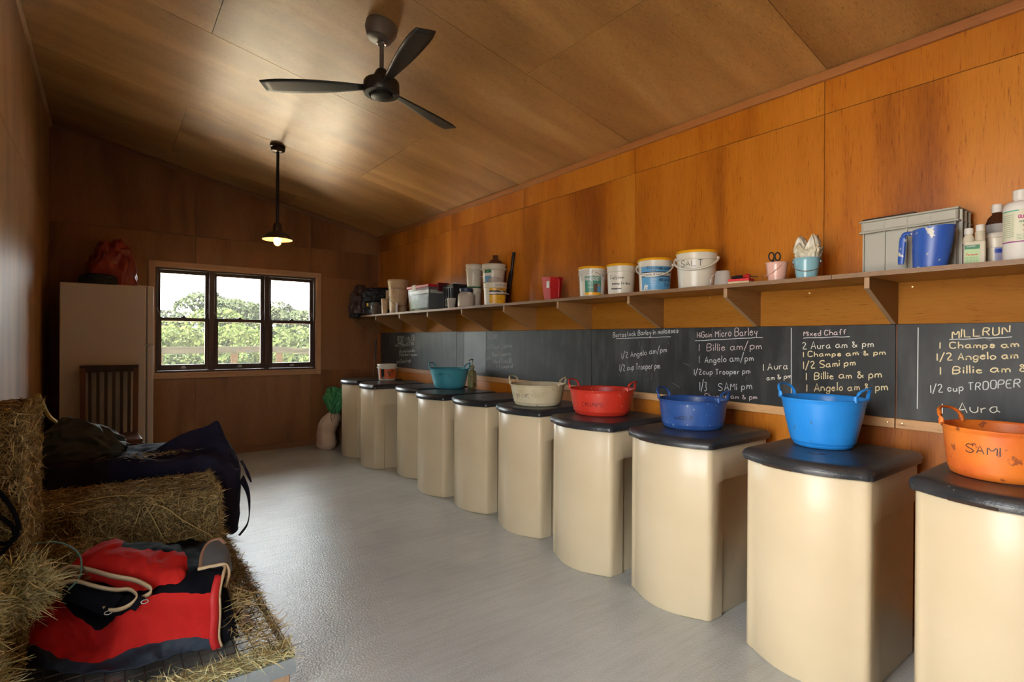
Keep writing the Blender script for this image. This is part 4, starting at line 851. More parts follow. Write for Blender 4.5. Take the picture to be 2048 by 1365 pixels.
# grey crate standing on its side with a black lid
cr = thing('grey_crate', 'grey ribbed plastic crate standing on its side at the wall', 'crate', (2.585, .75, zs_), math.radians(-2))
M_cr = mat('grey_crate_plastic', (.40,.39,.33), .5)
MB().box(-.055, .085, -.155, .165, .0, .185).build('shell', M_cr, cr, bevel=.012)
for k in range(5): MB().box(-.063, -.055, -.153+k*.077, -.148+k*.077, .0, .232).build('rib', M_cr, cr, bevel=.001)
MB().box(-.070, .095, -.163, .172, .180, .187).build('rim', M_cr, cr, bevel=.002); MB().box(-.062, .09, -.158, .168, .187, .228).build('collar', M_cr, cr, bevel=.006); MB().box(-.070, .095, -.163, .172, .226, .233).build('rim', M_cr, cr, bevel=.002)
for k in range(3): MB().box(-.04+k*.045, -.036+k*.045, -.166, -.155, .0, .226).build('end_rib', M_cr, cr, bevel=.001)
MB().box(-.05, .06, -.02, .168, .2345, .243).build('black_tray', M_case, cr, bevel=.003)
sc3 = thing('feed_scoop', 'large blue plastic scoop dusted with white powder, in front of the grey crate', 'scoop', (2.440, .658, zs_), math.radians(-4))
M_bsc = mat('blue_scoop_plastic', (.02,.075,.36), .38, (.03,.10,.42), 5, speck=((.62,.58,.48), 24, .60))
b = MB(); n = 24
def sring(s, z, cut=0, lift=0):
    out = []
    for k in range(n):
        a = 2*PI*k/n; x = math.cos(a)*.058*s; y = math.sin(a)*.072*s
        out.append((x, y-(lift*.0), z if not cut else z))
    return out
def ring2(s, z0, dy, tilt): return [(math.cos(2*PI*k/n)*.056*s, math.sin(2*PI*k/n)*.066*s+dy, z0-tilt*math.sin(2*PI*k/n)) for k in range(n)]
b.loft([ring2(.78, 0, 0.0, 0), ring2(.9, .07, -.006, .0), ring2(1.0, .150, -.012, .004), ring2(.95, .150, -.012, .004), ring2(.74, .004, 0, 0)])
b.build('body', M_bsc, sc3, smooth=True, angle=40)
MB().tube(spline([(-.0,.050,.140),(0,.078,.143),(0,.086,.125),(0,.090,.07),(0,.093,.028)], 14), [.012]*12+[.011,.009], 8, flat=.7).build('handle', M_bsc, sc3, smooth=True)
# bottles at the right
def label_plane(parent, nm, x, y0, y1, z0, z1, m_, th=.0006): return MB().box(x-th, x, y0, y1, z0, z1).build(nm, m_, parent)
M_tr = mat('milky_plastic', (.58,.53,.40), .35); M_cap = mat('white_cap', (.78,.75,.68), .4)
pm = thing('dosing_bottle', 'twin-necked milky dosing bottle with a green label', 'bottle', (2.455, .532, zs_), face_ang((2.455, .532))-PI)
b = MB(); b.loft([[(x*s, y*s, z) for x, y in ((-.018,-.030),(.018,-.030),(.018,.030),(-.018,.030))] for s, z in ((.95,0),(1,.004),(1,.082),(.93,.088))]); b.build('body', M_tr, pm, bevel=.006)
MB().lathe([(.018,.08),(.016,.10),(.010,.112),(.010,.120),(0,.12)], 24, (0,.016,0)).build('neck', M_tr, pm, smooth=True); MB().lathe([(.014,.08),(.014,.118),(.010,.124),(.010,.13),(0,.13)], 24, (0,-.015,0)).build('dosing_chamber', M_tr, pm, smooth=True)
MB().lathe([(0,.114),(.0125,.114),(.0125,.133),(.011,.135),(0,.135)], 24, (0,.016,0)).build('cap', M_cap, pm, smooth=True, angle=40); MB().lathe([(0,.122),(.0125,.122),(.0125,.142),(.011,.144),(0,.144)], 24, (0,-.015,0)).build('cap', M_cap, pm, smooth=True, angle=40)
lg = label_plane(pm, 'label', -.0185, -.014, .027, .006, .072, mat('pale_green_label', (.42,.58,.30), .5)); label_plane(pm, 'label_head', -.0192, -.014, .027, .058, .073, M_grl)
pfn = lambda u, v: (-.0198, -u, v)
b = MB(); write(b, 'CAUTION', pfn, -.020, .066, .004, .022, wd=.0009); b.build('lettering', M_txtw, pm, recalc=False)
b = MB(); write(b, 'Permoxin', pfn, -.022, .036, .007, .031, wd=.0016); b.build('lettering', mat('red_print', (.6,.03,.02), .5), pm, recalc=False)
b = MB()
for k in range(4): write(b, 'mnm nmm nm mn', pfn, -.024, .028-k*.006, .003, .033, wd=.0006)
b.build('lettering', M_grl, pm, recalc=False)
wt, rd, va = bucket('small white screw-top tub with a blue label, behind the large white bottle', (2.53, .490, zs_), .030, .118, M_bw, M_wlid, taper=.97, name='powder_tub', cat='tub', lidh=.018)
patch(wt, 'label', rd, va-.1, va+1.3, .01, .09, mat('lilac_label', (.30,.30,.42), .5)); patch(wt, 'label_band', rd, va-.1, va+1.3, .045, .06, mat('blue_band', (.02,.05,.3), .5), eps=.0012)
bbt = thing('brown_bottle', 'brown bottle with a white cap, tucked behind the large white bottle', 'bottle', (2.60, .500, zs_))
MB().lathe([(0,0),(.030,0),(.032,.004),(.032,.165),(.026,.185),(.014,.198),(.013,.205),(0,.205)], 32).build('body', mat('brown_glass', (.05,.016,.008), .2), bbt, smooth=True)
MB().lathe([(0,.204),(.016,.204),(.016,.232),(.014,.234),(0,.234)], 28).build('cap', M_cap, bbt, smooth=True, angle=40)
vb = face_ang((2.6,.515)); patch(bbt, 'label', lambda z: .032, vb-1.2, vb+1.2, .05, .16, mat('grey_label', (.33,.32,.30), .6))
qb = thing('supplement_bottle', 'large white bottle with a horse label and purple stripe, nearest end of the shelf', 'bottle', (2.435, .408, zs_))
rq = lambda z: .0455
MB().lathe([(0,0),(.042,0),(.0455,.004),(.0455,.175),(.043,.190),(.034,.198),(.0185,.202),(.0185,.208),(0,.208)], 48).build('body', M_cap, qb, smooth=True, angle=60)
MB().lathe([(0,.206),(.021,.206),(.021,.236),(.019,.238),(0,.238)], 36).build('cap', M_cap, qb, smooth=True, angle=40)
vq = face_ang((2.435,.405)); patch(qb, 'label', rq, vq-1.25, vq+1.4, .060, .168, mat('cream_label', (.70,.68,.50), .5)); patch(qb, 'label_stripe', rq, vq-1.25, vq+1.4, .060, .064, mat('purple_stripe', (.30,.05,.22), .5), eps=.0014)
patch(qb, 'label_stripe', rq, vq-1.25, vq-.1, .163, .166, mat('teal_stripe', (.02,.35,.25), .5), eps=.0014)
rqf = lambda v: .0462
b = MB(); write(b, 'QUIT-ITCH', cyl_fn(rqf, vq), -.006, .138, .010, .050, wd=.0022); b.build('lettering', mat('magenta_print', (.45,.04,.18), .5), qb, recalc=False)
b = MB()
for k in range(12): write(b, 'mnm nm mmn nm', cyl_fn(rqf, vq), -.050, .150-k*.0065, .0032, .032, wd=.0006)
for k in range(4): write(b, 'mmn nm mmn nmn', cyl_fn(rqf, vq), -.010, .084-k*.005, .003, .05, wd=.0006)
write(b, 'MNM NMM MN', cyl_fn(rqf, vq), -.004, .124, .006, .045, wd=.0011); b.build('lettering', M_grl, qb, recalc=False)
b = MB()
for k in range(24):
    u = random.gauss(.022, .011); v = random.gauss(.106, .008); ribbon(b, [(u, v), (u+random.uniform(-.006, .006), v+random.uniform(-.006, .010))], cyl_fn(lambda v: .0463, vq), .005)
b.build('horse_picture', mat('chestnut_print', (.35,.15,.05), .5, (.75,.6,.45), 90), qb, recalc=False)

# ------------------------------------------------------------------ fridge, bag, chair
fg = thing('refrigerator', 'white fridge-freezer side on, against the window wall', 'fridge', (0, 5.52, 0))
MB().box(-.300, .262, 0, .70, .03, 1.665).build('cabinet', M_white, fg, bevel=.006)
MB().box(.262, .272, .01, .69, .04, 1.655).build('door_seal', M_whiteg, fg)
d1 = MB().box(.272, .318, .0, .70, 1.172, 1.667).build('freezer_door', M_white, fg, bevel=.006); d2 = MB().box(.272, .318, .0, .70, .05, 1.160).build('fridge_door', M_white, fg, bevel=.006)
MB().box(.255, .322, -.008, .05, 1.160, 1.172).build('hinge', M_latch, fg, bevel=.002); MB().box(.20, .30, .01, .06, 1.666, 1.672).build('hinge_cover', M_wl, fg, bevel=.002)
for x in (-.25, .22):
    for y in (.06, .64): MB().lathe([(0,0),(.02,0),(.02,.03),(0,.03)], 12, (x, y, 0)).build('foot', M_black, fg)
by = thing('baking_tray', 'thin white tray lying on top of the fridge under the red bag', 'tray', (.13, 5.86, 1.6755))
MB().box(-.10, .12, -.16, .16, 0, .006).build('tray', M_wl, by, bevel=.002)
def bagshape(x, y, z):
    w_ = 1.05-.42*z**1.3; lean = .0
    return x*w_+.05*z, y*(1-.3*z), z
M_redbag = mat('dark_red_plastic', (.30,.045,.035), .32, (.20,.03,.026), 5, spec=.5)
o = crumple('plastic_bag', (.025, 5.86, 1.682), .185, .14, .40, M_redbag, amp=.26, sc=3.5, seed=21, n=80, oc=2, shape=bagshape, pw=.62); tag(o, 'large dark red plastic bag slumped on top of the fridge', 'bag')
o = crumple('dark_bundle', (-.06, 5.72, 1.667), .13, .06, .10, mat('dark_teal_cloth', (.008,.02,.035), .6), amp=.15, seed=13, n=40); tag(o, 'dark blue bundle showing under the red bag on the fridge', 'bundle')
ch = thing('dining_chair', 'dark red-brown wooden chair with a tall slatted back, before the fridge', 'chair', (.02, 5.23, 0))
hw = .175
for sg in (-1, 1):
    x = sg*hw; b = MB(); b.beam((x*1.0, .17, .0), (x*.96, .16, .45), .034, .036, up=(0,1,0)); b.beam((x*.96, .16, .44), (x, .245, 1.0), .036, .026, up=(0,1,0)); b.build('back_post', M_chair, ch, bevel=.004)
    b = MB(); b.beam((x*1.12, -.20, 0), (x*1.12, -.20, .42), .036, .036, up=(0,1,0)); b.build('leg', M_chair, ch, bevel=.004)
MB().beam((-hw-.018, .242, .975), (hw+.018, .242, .975), .026, .055).build('top_rail', M_chaird, ch, bevel=.004)
for k in range(6):
    x = -.125+.05*k; MB().beam((x, .165, .45), (x*1.03, .236, .96), .012, .022, up=(1,0,0)).build('slat', M_chaird, ch, bevel=.002)
MB().loft([[(x, y, z) for x, y in ((-.205,-.225),(.205,-.225),(.185,.19),(-.185,.19))] for z in (.415, .452)]).build('seat', M_chair, ch, bevel=.012)
MB().box(-.17, .17, -.212, -.195, .36, .415).build('seat_rail', M_chair, ch); MB().box(-.17, .17, .15, .17, .36, .415).build('seat_rail', M_chair, ch)

# ------------------------------------------------------------------ sack, green bag, pole
sack = thing('feed_sack', 'cream paper feed sack with red print, slumped by the far feed bin', 'sack', (2.01, 6.03, 0))
sack.scale = (.92, .92, .96)
M_sack = mat('sack_paper', (.58,.46,.34), .7, (.50,.37,.27), 8, bump=.3, bscale=12)
b = MB(); n = 40; rings = []
axis = [(-.03, 0, .0), (-.045, 0, .05), (-.055, 0, .13), (-.05, 0, .22), (-.015, 0, .30), (.05, 0, .345), (.10, 0, .35)]
rad_ = [.085, .115, .110, .105, .10, .085, .05]
for i in range(22):
    c = catmull(axis, i/21); r = float(catmull([(q, 0, 0) for q in rad_], i/21)[0]); nx = catmull(axis, min(i/21+.03, 1))-catmull(axis, max(i/21-.03, 0)); nx /= np.linalg.norm(nx)
    sx = np.array([nx[2], 0, -nx[0]]); R_ = []
    for k in range(n):
        a = 2*PI*k/n; d = 1+.09*(N3((math.cos(a)*1.2, math.sin(a)*1.2, i*.35), 1.6)); p_ = c+sx*math.cos(a)*r*d+np.array([0, 1, 0])*math.sin(a)*r*1.25*d; R_.append((p_[0], p_[1], max(p_[2], .001)))
    rings.append(R_)
b.loft(rings); b.build('paper_sack', M_sack, sack, smooth=True, angle=180)
b = MB()
for k in range(17):
    z = .07+k*.013; a0 = -PI+.15
    def sfn(u, v): 
        a = a0+u; return (-.052+math.sin(0)-.118*math.cos(a)*-1*-1 if False else -.053-.116*math.cos(u*1.0), -.146*math.sin(u)*1.0, v)
    for q in range(4): ribbon(b, [(.10+q*.17, z), (.10+q*.17+random.uniform(.06, .13), z)], sfn, .005)
b.build('red_print', mat('faded_red_print', (.34,.10,.08), .7), sack, recalc=False)
gb = crumple('green_bag', (2.05, 6.03, .372), .085, .09, .30, mat('green_plastic', (.03,.22,.06), .4, (.07,.34,.12), 12), amp=.26, sc=7, seed=31, n=56, shape=lambda x, y, z: (x*(.55+.75*min(z*1.6, 1)), y*(.55+.7*min(z*1.6, 1)), z)); tag(gb, 'crumpled green bag with a drawstring resting on top of the feed sack', 'bag')
gb['category'] = 'bag'
MB().tube(spline([(2.03,5.94,.50),(1.985,5.93,.42),(1.975,5.92,.35),(1.995,5.92,.31),(2.015,5.93,.36),(2.03,5.94,.44)], 24), .003, 6).build('drawstring', M_black, gb, smooth=True)
pl = thing('riding_whip', 'thin dark whip leaning in the corner behind the far feed bin', 'whip', (2.60, 6.2, 0))
MB().tube([(-.03,.06,.0),(-.0,.075,.62),(.03,.085,1.0)], [.003,.004,.005], 7).build('shaft', M_timber, pl, smooth=True); MB().tube([(.029,.085,.98),(.045,.09,1.22)], [.007,.008], 8).build('grip', M_black, pl, smooth=True)

# ------------------------------------------------------------------ pendant lamps and fan
M_bulb = bpy.data.materials.new('bulb_glass'); M_bulb.use_nodes = True
_b = M_bulb.node_tree.nodes['Principled BSDF']; _b.inputs['Base Color'].default_value = (1,.6,.2,1); _b.inputs['Alpha'].default_value = .45; _b.inputs['Roughness'].default_value = .1
_b.inputs['Emission Color'].default_value = (1,.48,.10,1); _b.inputs['Emission Strength'].default_value = 2.2
M_fil = bpy.data.materials.new('filament'); M_fil.use_nodes = True
_b = M_fil.node_tree.nodes['Principled BSDF']; _b.inputs['Emission Color'].default_value = (1,.62,.22,1); _b.inputs['Emission Strength'].default_value = 90
M_shade_in = mat('shade_inner', (.55,.40,.28), .4); M_shade = mat('shade_bronze', (.05,.035,.028), .32, metal=.5)
slope_rot = Matrix.Rotation(math.atan(SL), 4, 'Y')
def pendant(label, x, y):
    t = thing('pendant_lamp', label, 'lamp', (x, y, zc(x)))
    MB().lathe([(0,0),(.062,0),(.062,-.022),(.058,-.024),(0,-.024)], 32).build('ceiling_block', M_shade, t, smooth=True, angle=40).matrix_local = slope_rot
    MB().lathe([(0,-.018),(.054,-.018),(.055,-.036),(.045,-.046),(.012,-.050),(0,-.050)], 32).build('canopy', M_shade, t, smooth=True, angle=40)
    MB().tube([(0,0,-.045),(0,0,-.645)], .0125, 14).build('rod', M_black, t, smooth=True)
    MB().lathe([(0,-.64),(.024,-.64),(.034,-.665),(.036,-.71),(.030,-.725),(0,-.725)], 28).build('socket', M_shade, t, smooth=True, angle=50)
    MB().lathe([(.028,-.705),(.045,-.712),(.075,-.728),(.100,-.750),(.118,-.778),(.116,-.779),(.098,-.754),(.074,-.733),(.044,-.718),(.028,-.712)], 48, mis=[0,0,0,0,0,1,1,1,1]).build('shade', [M_shade, M_shade_in], t, smooth=True, angle=60)
    MB().lathe([(0,-.725),(.014,-.725),(.018,-.745),(.028,-.765),(.031,-.790),(.027,-.812),(.015,-.826),(0,-.829)], 24).build('bulb', M_bulb, t, smooth=True)
    b = MB()
    for k in range(6):
        a = k*PI/3; b.tube([(.006*math.cos(a), .006*math.sin(a), -.755), (.009*math.cos(a+.3), .009*math.sin(a+.3), -.80)], .0012, 5)
    b.build('filament', M_fil, t)
    l = bpy.data.lights.new('bulb_glow', 'POINT'); l.energy = 5; l.color = (1, .58, .22); l.shadow_soft_size = .03; lo_ = bpy.data.objects.new('bulb_glow', l); lo_.location = (0, 0, -.79); link(lo_, t)
pendant('black pendant lamp with a dished shade and lit bulb, before the window wall', 1.128, 4.74)
pendant('second pendant lamp overhead, just above the picture', 1.128, .46)
fn_ = thing('ceiling_fan', 'black ceiling fan on a short rod with grey canopy', 'fan', (1.115, 2.596, zc(1.115)))
MB().lathe([(0,0),(.080,0),(.080,-.03),(.060,-.075),(.045,-.082),(0,-.082)], 32).build('canopy', M_fang, fn_, smooth=True, angle=40).matrix_local = slope_rot
MB().lathe([(.016,-.09),(.026,-.088),(.028,-.094),(.020,-.100),(.014,-.098)], 24).build('canopy_ring', M_chrome, fn_, smooth=True)
MB().tube([(0,0,-.05),(0,0,-.245)], .011, 14).build('rod', M_fang, fn_, smooth=True)
MB().lathe([(0,-.225),(.022,-.225),(.030,-.235),(.050,-.278),(.054,-.282),(0,-.282)], 32).build('coupling', M_fan, fn_, smooth=True, angle=40)
MB().lathe([(0,-.278),(.060,-.278),(.086,-.288),(.090,-.295),(.090,-.345),(.086,-.352),(.062,-.354),(.060,-.348),(0,-.348)], 40).build('motor', M_fan, fn_, smooth=True, angle=40)
MB().lathe([(0,-.352),(.052,-.352),(.052,-.366),(.046,-.370),(0,-.370)], 36).build('hub_cap', M_fan, fn_, smooth=True, angle=40)
for k, ang in enumerate((24, 144, 264)):
    b = MB(); rowsb = []
    for i in range(13):
        r = .085+(.60-.085)*i/12; wd = .035+.075*math.sin(min(i/12*1.3, 1)*PI/2)*(1 if i < 11 else (.92 if i == 11 else .7)); tw = .22-.12*i/12
        rowsb.append([(r, (j/6-.5)*wd+.0*i, -.315+(j/6-.5)*wd*tw*1.2) for j in range(7)])
    b.grid(rowsb); o = b.build('blade', M_fan, fn_, smooth=True, solid=.005); o.rotation_euler = (0, 0, math.radians(ang))

# ------------------------------------------------------------------ hay platform, bales, rugs
TZ = .18
pf = thing('mesh_platform', 'low steel-framed wire mesh platform holding the hay', 'platform', (0, 0, 0))
X0, X1, Y0, Y1 = L+.005, .500, 1.83, 4.45
MB().box(X0, X1, Y0, Y0+.005, TZ-.05, TZ).box(X0, X1, Y0+.005, Y0+.04, TZ-.005, TZ).build('frame_angle', M_galv, pf)
MB().box(X1-.005, X1, Y0+.042, Y1, TZ-.045, TZ-.005).build('frame_angle', M_galv, pf)
MB().box(X0, X0+.04, Y0+.042, Y1, TZ-.045, TZ-.005).build('frame_angle', M_galv, pf)
MB().box(.32, .358, Y0+.042, Y1, TZ-.036, TZ-.006).build('cross_bar', M_galv, pf); MB().box(0, .038, Y0+.042, Y1, TZ-.036, TZ-.006).build('cross_bar', M_galv, pf)
for x in (X0+.05, X1-.06):
    for y in (Y0+.06, 3.0, Y1-.06): MB().box(x-.045, x+.045, y-.045, y+.045, 0, TZ-.05).build('timber_foot', M_timber, pf, bevel=.004)
for k in range(52):
    y = Y0+.045+k*.05; MB().tube([(X0+.01, y, TZ), (X1, y, TZ+.001)], .0018, 5).build('mesh_wire', M_wire, pf)
for k in range(18):
    x = X1-.003-k*.05; MB().tube([(x, Y0+.01, TZ+.0035), (x, Y1, TZ+.0035)], .0018, 5).build('mesh_wire', M_wire, pf)

def strand_mesh(name, P, Dn, Nn, length, wd, m_, parent=None, curl=.25, segs=3, kind='stuff', xclip=None):
    """thin bent blades of hay from roots P along directions Dn; Nn surface normals"""
    n = len(P); ln = length*rng.uniform(.35, 1.3, n)[:, None]; Dn = Dn/np.linalg.norm(Dn, axis=1)[:, None]
    side = np.cross(Dn, rng.normal(size=(n, 3))); side /= np.linalg.norm(side, axis=1)[:, None]; bend = rng.normal(size=(n, 3))*curl
    W_ = (wd*rng.uniform(.5, 1.5, n))[:, None]; rings = []
    for s in range(segs+1):
        t = s/segs; c = P+Dn*ln*(t-.3)+bend*ln*(t-.3)**2; wv = W_*(1 if s < segs else .35); rings += [c-side*wv, c+side*wv]
    V = np.stack(rings, 1).reshape(-1, 3)
    if xclip is not None: V[:, 0] = np.maximum(V[:, 0], xclip+rng.uniform(0, .004, len(V)))
    k = 2*(segs+1); base = (np.arange(n)*k)[:, None]
    Fq = np.concatenate([base+np.array([[2*s, 2*s+1, 2*s+3, 2*s+2]]) for s in range(segs)], 0)
    me = bpy.data.meshes.new(name); me.vertices.add(len(V)); me.vertices.foreach_set('co', V.ravel().astype(np.float32))
    me.loops.add(Fq.size); me.loops.foreach_set('vertex_index', Fq.ravel().astype(np.int32)); me.polygons.add(len(Fq))
    me.polygons.foreach_set('loop_start', (np.arange(len(Fq))*4).astype(np.int32)); me.polygons.foreach_set('loop_total', np.full(len(Fq), 4, np.int32))
    me.update(calc_edges=True); me.validate(); me.materials.append(m_)
    o = bpy.data.objects.new(name, me); link(o, parent); 
    if kind: o['kind'] = kind
    return o
def box_points(n, x0, x1, y0, y1, z0, z1, faces='-y+x+z-x'):
    fl_ = []
    ar = {'-y': (x1-x0)*(z1-z0), '+y': (x1-x0)*(z1-z0), '+x': (y1-y0)*(z1-z0), '-x': (y1-y0)*(z1-z0), '+z': (x1-x0)*(y1-y0)}
    keys = [faces[i:i+2] for i in range(0, len(faces), 2)]; p_ = np.array([ar[k] for k in keys]); p_ /= p_.sum(); ch_ = rng.choice(len(keys), n, p=p_)
    U = rng.random((n, 3)); P = np.array([x0, y0, z0])+U*np.array([x1-x0, y1-y0, z1-z0]); Nn = np.zeros((n, 3))
    for i, k in enumerate(keys):
        m_ = ch_ == i; ax = 'xyz'.index(k[1]); P[m_, ax] = (x0, y0, z0)[ax] if k[0] == '-' else (x1, y1, z1)[ax]; Nn[m_, ax] = -1 if k[0] == '-' else 1
    return P, Nn
def bale(name, label, bx, rz, cen, m_, n, length=.05, wd=.0011, faces='-y+x+z', out=.35, jit=.012, flakes=True, grp=None, tangent=None):
    t = thing(name, label, 'hay bale', cen, rz, grp); hx, hy, H = bx
    b = MB(); rows = []
    nx, nz = 26, 12
    # rounded, lumpy core
    def P_(u, v):  # u around, v up
        a = 2*PI*u; c, s = math.cos(a), math.sin(a); k = max(abs(c), abs(s)); q = .86; r = 1/(abs(c)**8+abs(s)**8)**(1/8)
        x, y = c*r*hx*.97, s*r*hy*.97; z = v*H; ins = 1-.05*abs(2*v-1)**6
        d = .012*N3((x*9, y*9, z*9)); return (x*ins*(1+d/hx), y*ins*(1+d/hy), z)
    for i in range(nz+1): rows.append([P_(j/72, i/nz) for j in range(73)])
    top = []
    for s in (.8, .5, .2, .02): top.append([(p_[0]*s, p_[1]*s, H+.008*N3((p_[0]*s*8, p_[1]*s*8, 1))-.003) for p_ in rows[-1]])
    b.grid(rows+top); b.build('bale_core', M_hayd, t, smooth=True, angle=180)
    P, Nn = box_points(n, -hx, hx, -hy, hy, 0, H, faces)
    P += rng.normal(size=P.shape)*jit*.5; P -= Nn*.006
    T_ = rng.normal(size=P.shape)
    if tangent is not None: T_ = T_*np.array(tangent)
    T_ -= Nn*(T_*Nn).sum(1)[:, None]; T_ /= np.linalg.norm(T_, axis=1)[:, None]+1e-9
    Dn = T_+Nn*rng.uniform(-.05, out, len(P))[:, None]+np.array([0, 0, -.12])
    strand_mesh('hay_strands', P, Dn, Nn, length, wd, m_, t, xclip=L+.006-cen[0]+.01)
    return t
mb_ = bale('hay_bale', 'brown hay bale lying on the mesh between the navy rug and the red rug', (.405, .235, .315), math.radians(-1), (.030, 3.09, TZ+.005), M_hay, 34000, .050, .0013)
# long loose straws and a twist on top of the bale
st = MB()
for pts in ([(-.25,2.93,.50),(-.05,3.0,.515),(.10,2.98,.51),(.21,2.90,.505)], [(.12,2.86,.505),(.20,2.835,.47),(.27,2.83,.40),(.37,2.82,.32),(.43,2.80,.26)], [(.12,2.86,.50),(.15,2.838,.44),(.19,2.83,.34)], [(.11,2.85,.49),(.09,2.835,.42)]):
    st.tube([(p_[0]-.015, p_[1]-3.09, p_[2]-TZ-.005) for p_ in spline(pts, 18)], .0022, 5)
st.build('long_straw', mat('pale_straw', (.55,.42,.16), .7), mb_, smooth=True)
lb_ = bale('hay_bale', 'hay bale standing on end at the left edge', (.095, .26, .80), math.radians(0), (-.302, 2.52, TZ+.005), M_hay, 28000, .040, .0012, faces='-y+x+z', tangent=(1,1,1.3))
bale('hay_bale', 'hay bale hidden under the navy rug', (.44, .25, .335), math.radians(0), (.085, 3.80, TZ+.005), M_hay, 3000, .04, .0011, faces='-y+x+z')
# green loose hay heap, bottom left
hp_ = thing('loose_hay', 'heap of pale green loose hay at the lower left corner', 'hay', (0, 0, 0))
cents = [(-.32,2.05,.45,.085,.17,.14), (-.345,1.80,.36,.065,.18,.19), (-.355,1.55,.27,.055,.16,.18), (-.235,2.25,.45,.09,.10,.08), (-.345,1.66,.18,.065,.22,.10), (-.30,1.98,.25,.075,.2,.12)]
b = MB()
for c in cents: b.lathe([(0,-1),(.5,-.85),(.85,-.5),(1,0),(.85,.5),(.5,.85),(0,1)], 18); 
nv = len(b.v)//len(cents)
b.v = [(cents[i//nv][0]+v[0]*cents[i//nv][3]*.82, cents[i//nv][1]+v[1]*cents[i//nv][4]*.82, max(cents[i//nv][2]+v[2]*cents[i//nv][5]*.82, .005)) for i, v in enumerate(b.v)]
b.v = [(max(v[0], L+.008), v[1], v[2]) for v in b.v]; b.build('hay_core', M_hayd, hp_, smooth=True)
Pp = []; Nn_ = []
for i in range(24000):
    c = cents[rng.integers(len(cents))]; d = rng.normal(size=3); d /= np.linalg.norm(d); Pp.append([c[0]+d[0]*c[3], c[1]+d[1]*c[4], c[2]+d[2]*c[5]]); Nn_.append(d)
Pp = np.array(Pp); Nn_ = np.array(Nn_); k_ = (Pp[:, 0] > L+.05) & (Pp[:, 2] > .01); Pp = Pp[k_]; Nn_ = Nn_[k_]
strand_mesh('hay_strands', Pp, rng.normal(size=Pp.shape)*np.array([1,.9,.8])+Nn_*.25+np.array([.05,0,-.35]), Nn_, .066, .0013, M_hayg, hp_, curl=.5, xclip=L+.008)
# hay litter on the mesh
lt = thing('hay_litter', 'brown hay litter strewn over the mesh platform edge', 'hay', (0, 0, 0))
n = 5200; P = np.stack([rng.uniform(.385, .50, n), rng.uniform(1.86, 3.3, n), rng.uniform(TZ+.004, TZ+.03, n)], 1); kk = rng.random(n) < .35+.65*np.clip((P[:, 1]-1.95)/.6, 0, 1); P = P[kk]
P2 = np.stack([rng.uniform(-.35, .50, 2600), rng.uniform(1.83, 1.93, 2600), rng.uniform(TZ+.004, TZ+.02, 2600)], 1)
P3 = np.stack([rng.normal(.375, .02, 900), rng.uniform(2.0, 2.8, 900), rng.uniform(TZ, TZ+.16, 900)], 1)
P4 = np.stack([rng.uniform(-.30, .42, 2400), rng.normal(2.80, .03, 2400), rng.uniform(TZ, TZ+.12, 2400)], 1)
P5 = np.stack([rng.uniform(-.32, -.05, 4200), rng.uniform(2.35, 2.84, 4200), rng.uniform(TZ+.15, TZ+.24, 4200)], 1)
for k, (Pq, mm) in enumerate(((P, M_hay), (P2, M_hayg), (P3, M_hay), (P4, M_hay), (P5, M_hay))):
    dn = rng.normal(size=Pq.shape)*np.array([1, 1, .25]); strand_mesh('hay_strands', Pq, dn, dn, .055, .0010, mm, lt, curl=.4)
# cloth from control grids
def cloth(name, G, nu, nv, mats, parent=None, mif=None, wr=.006, sc=7, solid=.006, seed=0):
    S_ = surf(G, nu, nv); rows = []
    for i, r_ in enumerate(S_):
        row = []
        for j, p_ in enumerate(r_):
            d = wr*(ridged((p_[0]+seed, p_[1]*.6, p_[2]), sc*.5, 3)-1.0); row.append((p_[0]+d*.3, p_[1]-d*.6, p_[2]+d))
        rows.append(row)
    return MB().grid(rows, mif=mif).build(name, mats, parent, smooth=True, angle=180, solid=solid, recalc=False)
RED = [
 [(-.34,2.46,.19),(-0.20,2.27,.188),(-0.045,2.115,.188),(0.073,2.065,.188),(0.194,2.060,.188),(0.307,2.035,.188)],
 [(-0.318,2.456,0.225),(-0.202,2.323,0.235),(-0.041,2.160,0.192),(0.069,2.127,0.225),(0.183,2.086,0.225),(0.298,2.035,0.225)],
 [(-0.315,2.525,0.290),(-0.190,2.396,0.300),(-0.026,2.240,0.205),(0.061,2.163,0.300),(0.184,2.104,0.300),(0.301,2.035,0.300)],
 [(-0.303,2.581,0.360),(-0.188,2.465,0.380),(-0.029,2.315,0.225),(0.065,2.155,0.355),(0.183,2.110,0.370),(0.302,2.045,0.370)],
 [(-0.257,2.60,0.390),(-0.168,2.50,0.410),(-0.025,2.49,0.290),(0.094,2.258,0.380),(0.219,2.165,0.405),(0.329,2.118,0.425)],
 [(-0.237,2.74,0.380),(-0.147,2.72,0.380),(0.004,2.66,0.34),(0.137,2.50,0.380),(0.262,2.40,0.400),(0.355,2.30,0.405)],
 [(-0.25,2.80,0.30),(-0.15,2.80,0.30),(0.01,2.78,0.30),(0.14,2.74,0.32),(0.27,2.72,0.34),(0.365,2.62,0.34)],
 [(-0.25,2.82,0.20),(-0.15,2.82,0.20),(0.01,2.81,0.20),(0.14,2.78,0.20),(0.28,2.76,0.20),(0.375,2.68,0.20)]]
rug = thing('red_horse_rug', 'folded red and black horse rug with cream binding in front of the hay', 'rug', (0, 0, 0))
NV = 84
def rmif(i, j):
    v = i/(NV-1)*7; return 0 if v < 1.0 else (1 if v < 3.0 else 2)
cloth('canvas', RED, 110, NV, [M_navyr, M_red, M_blk], rug, rmif, wr=.015, sc=17, seed=4)
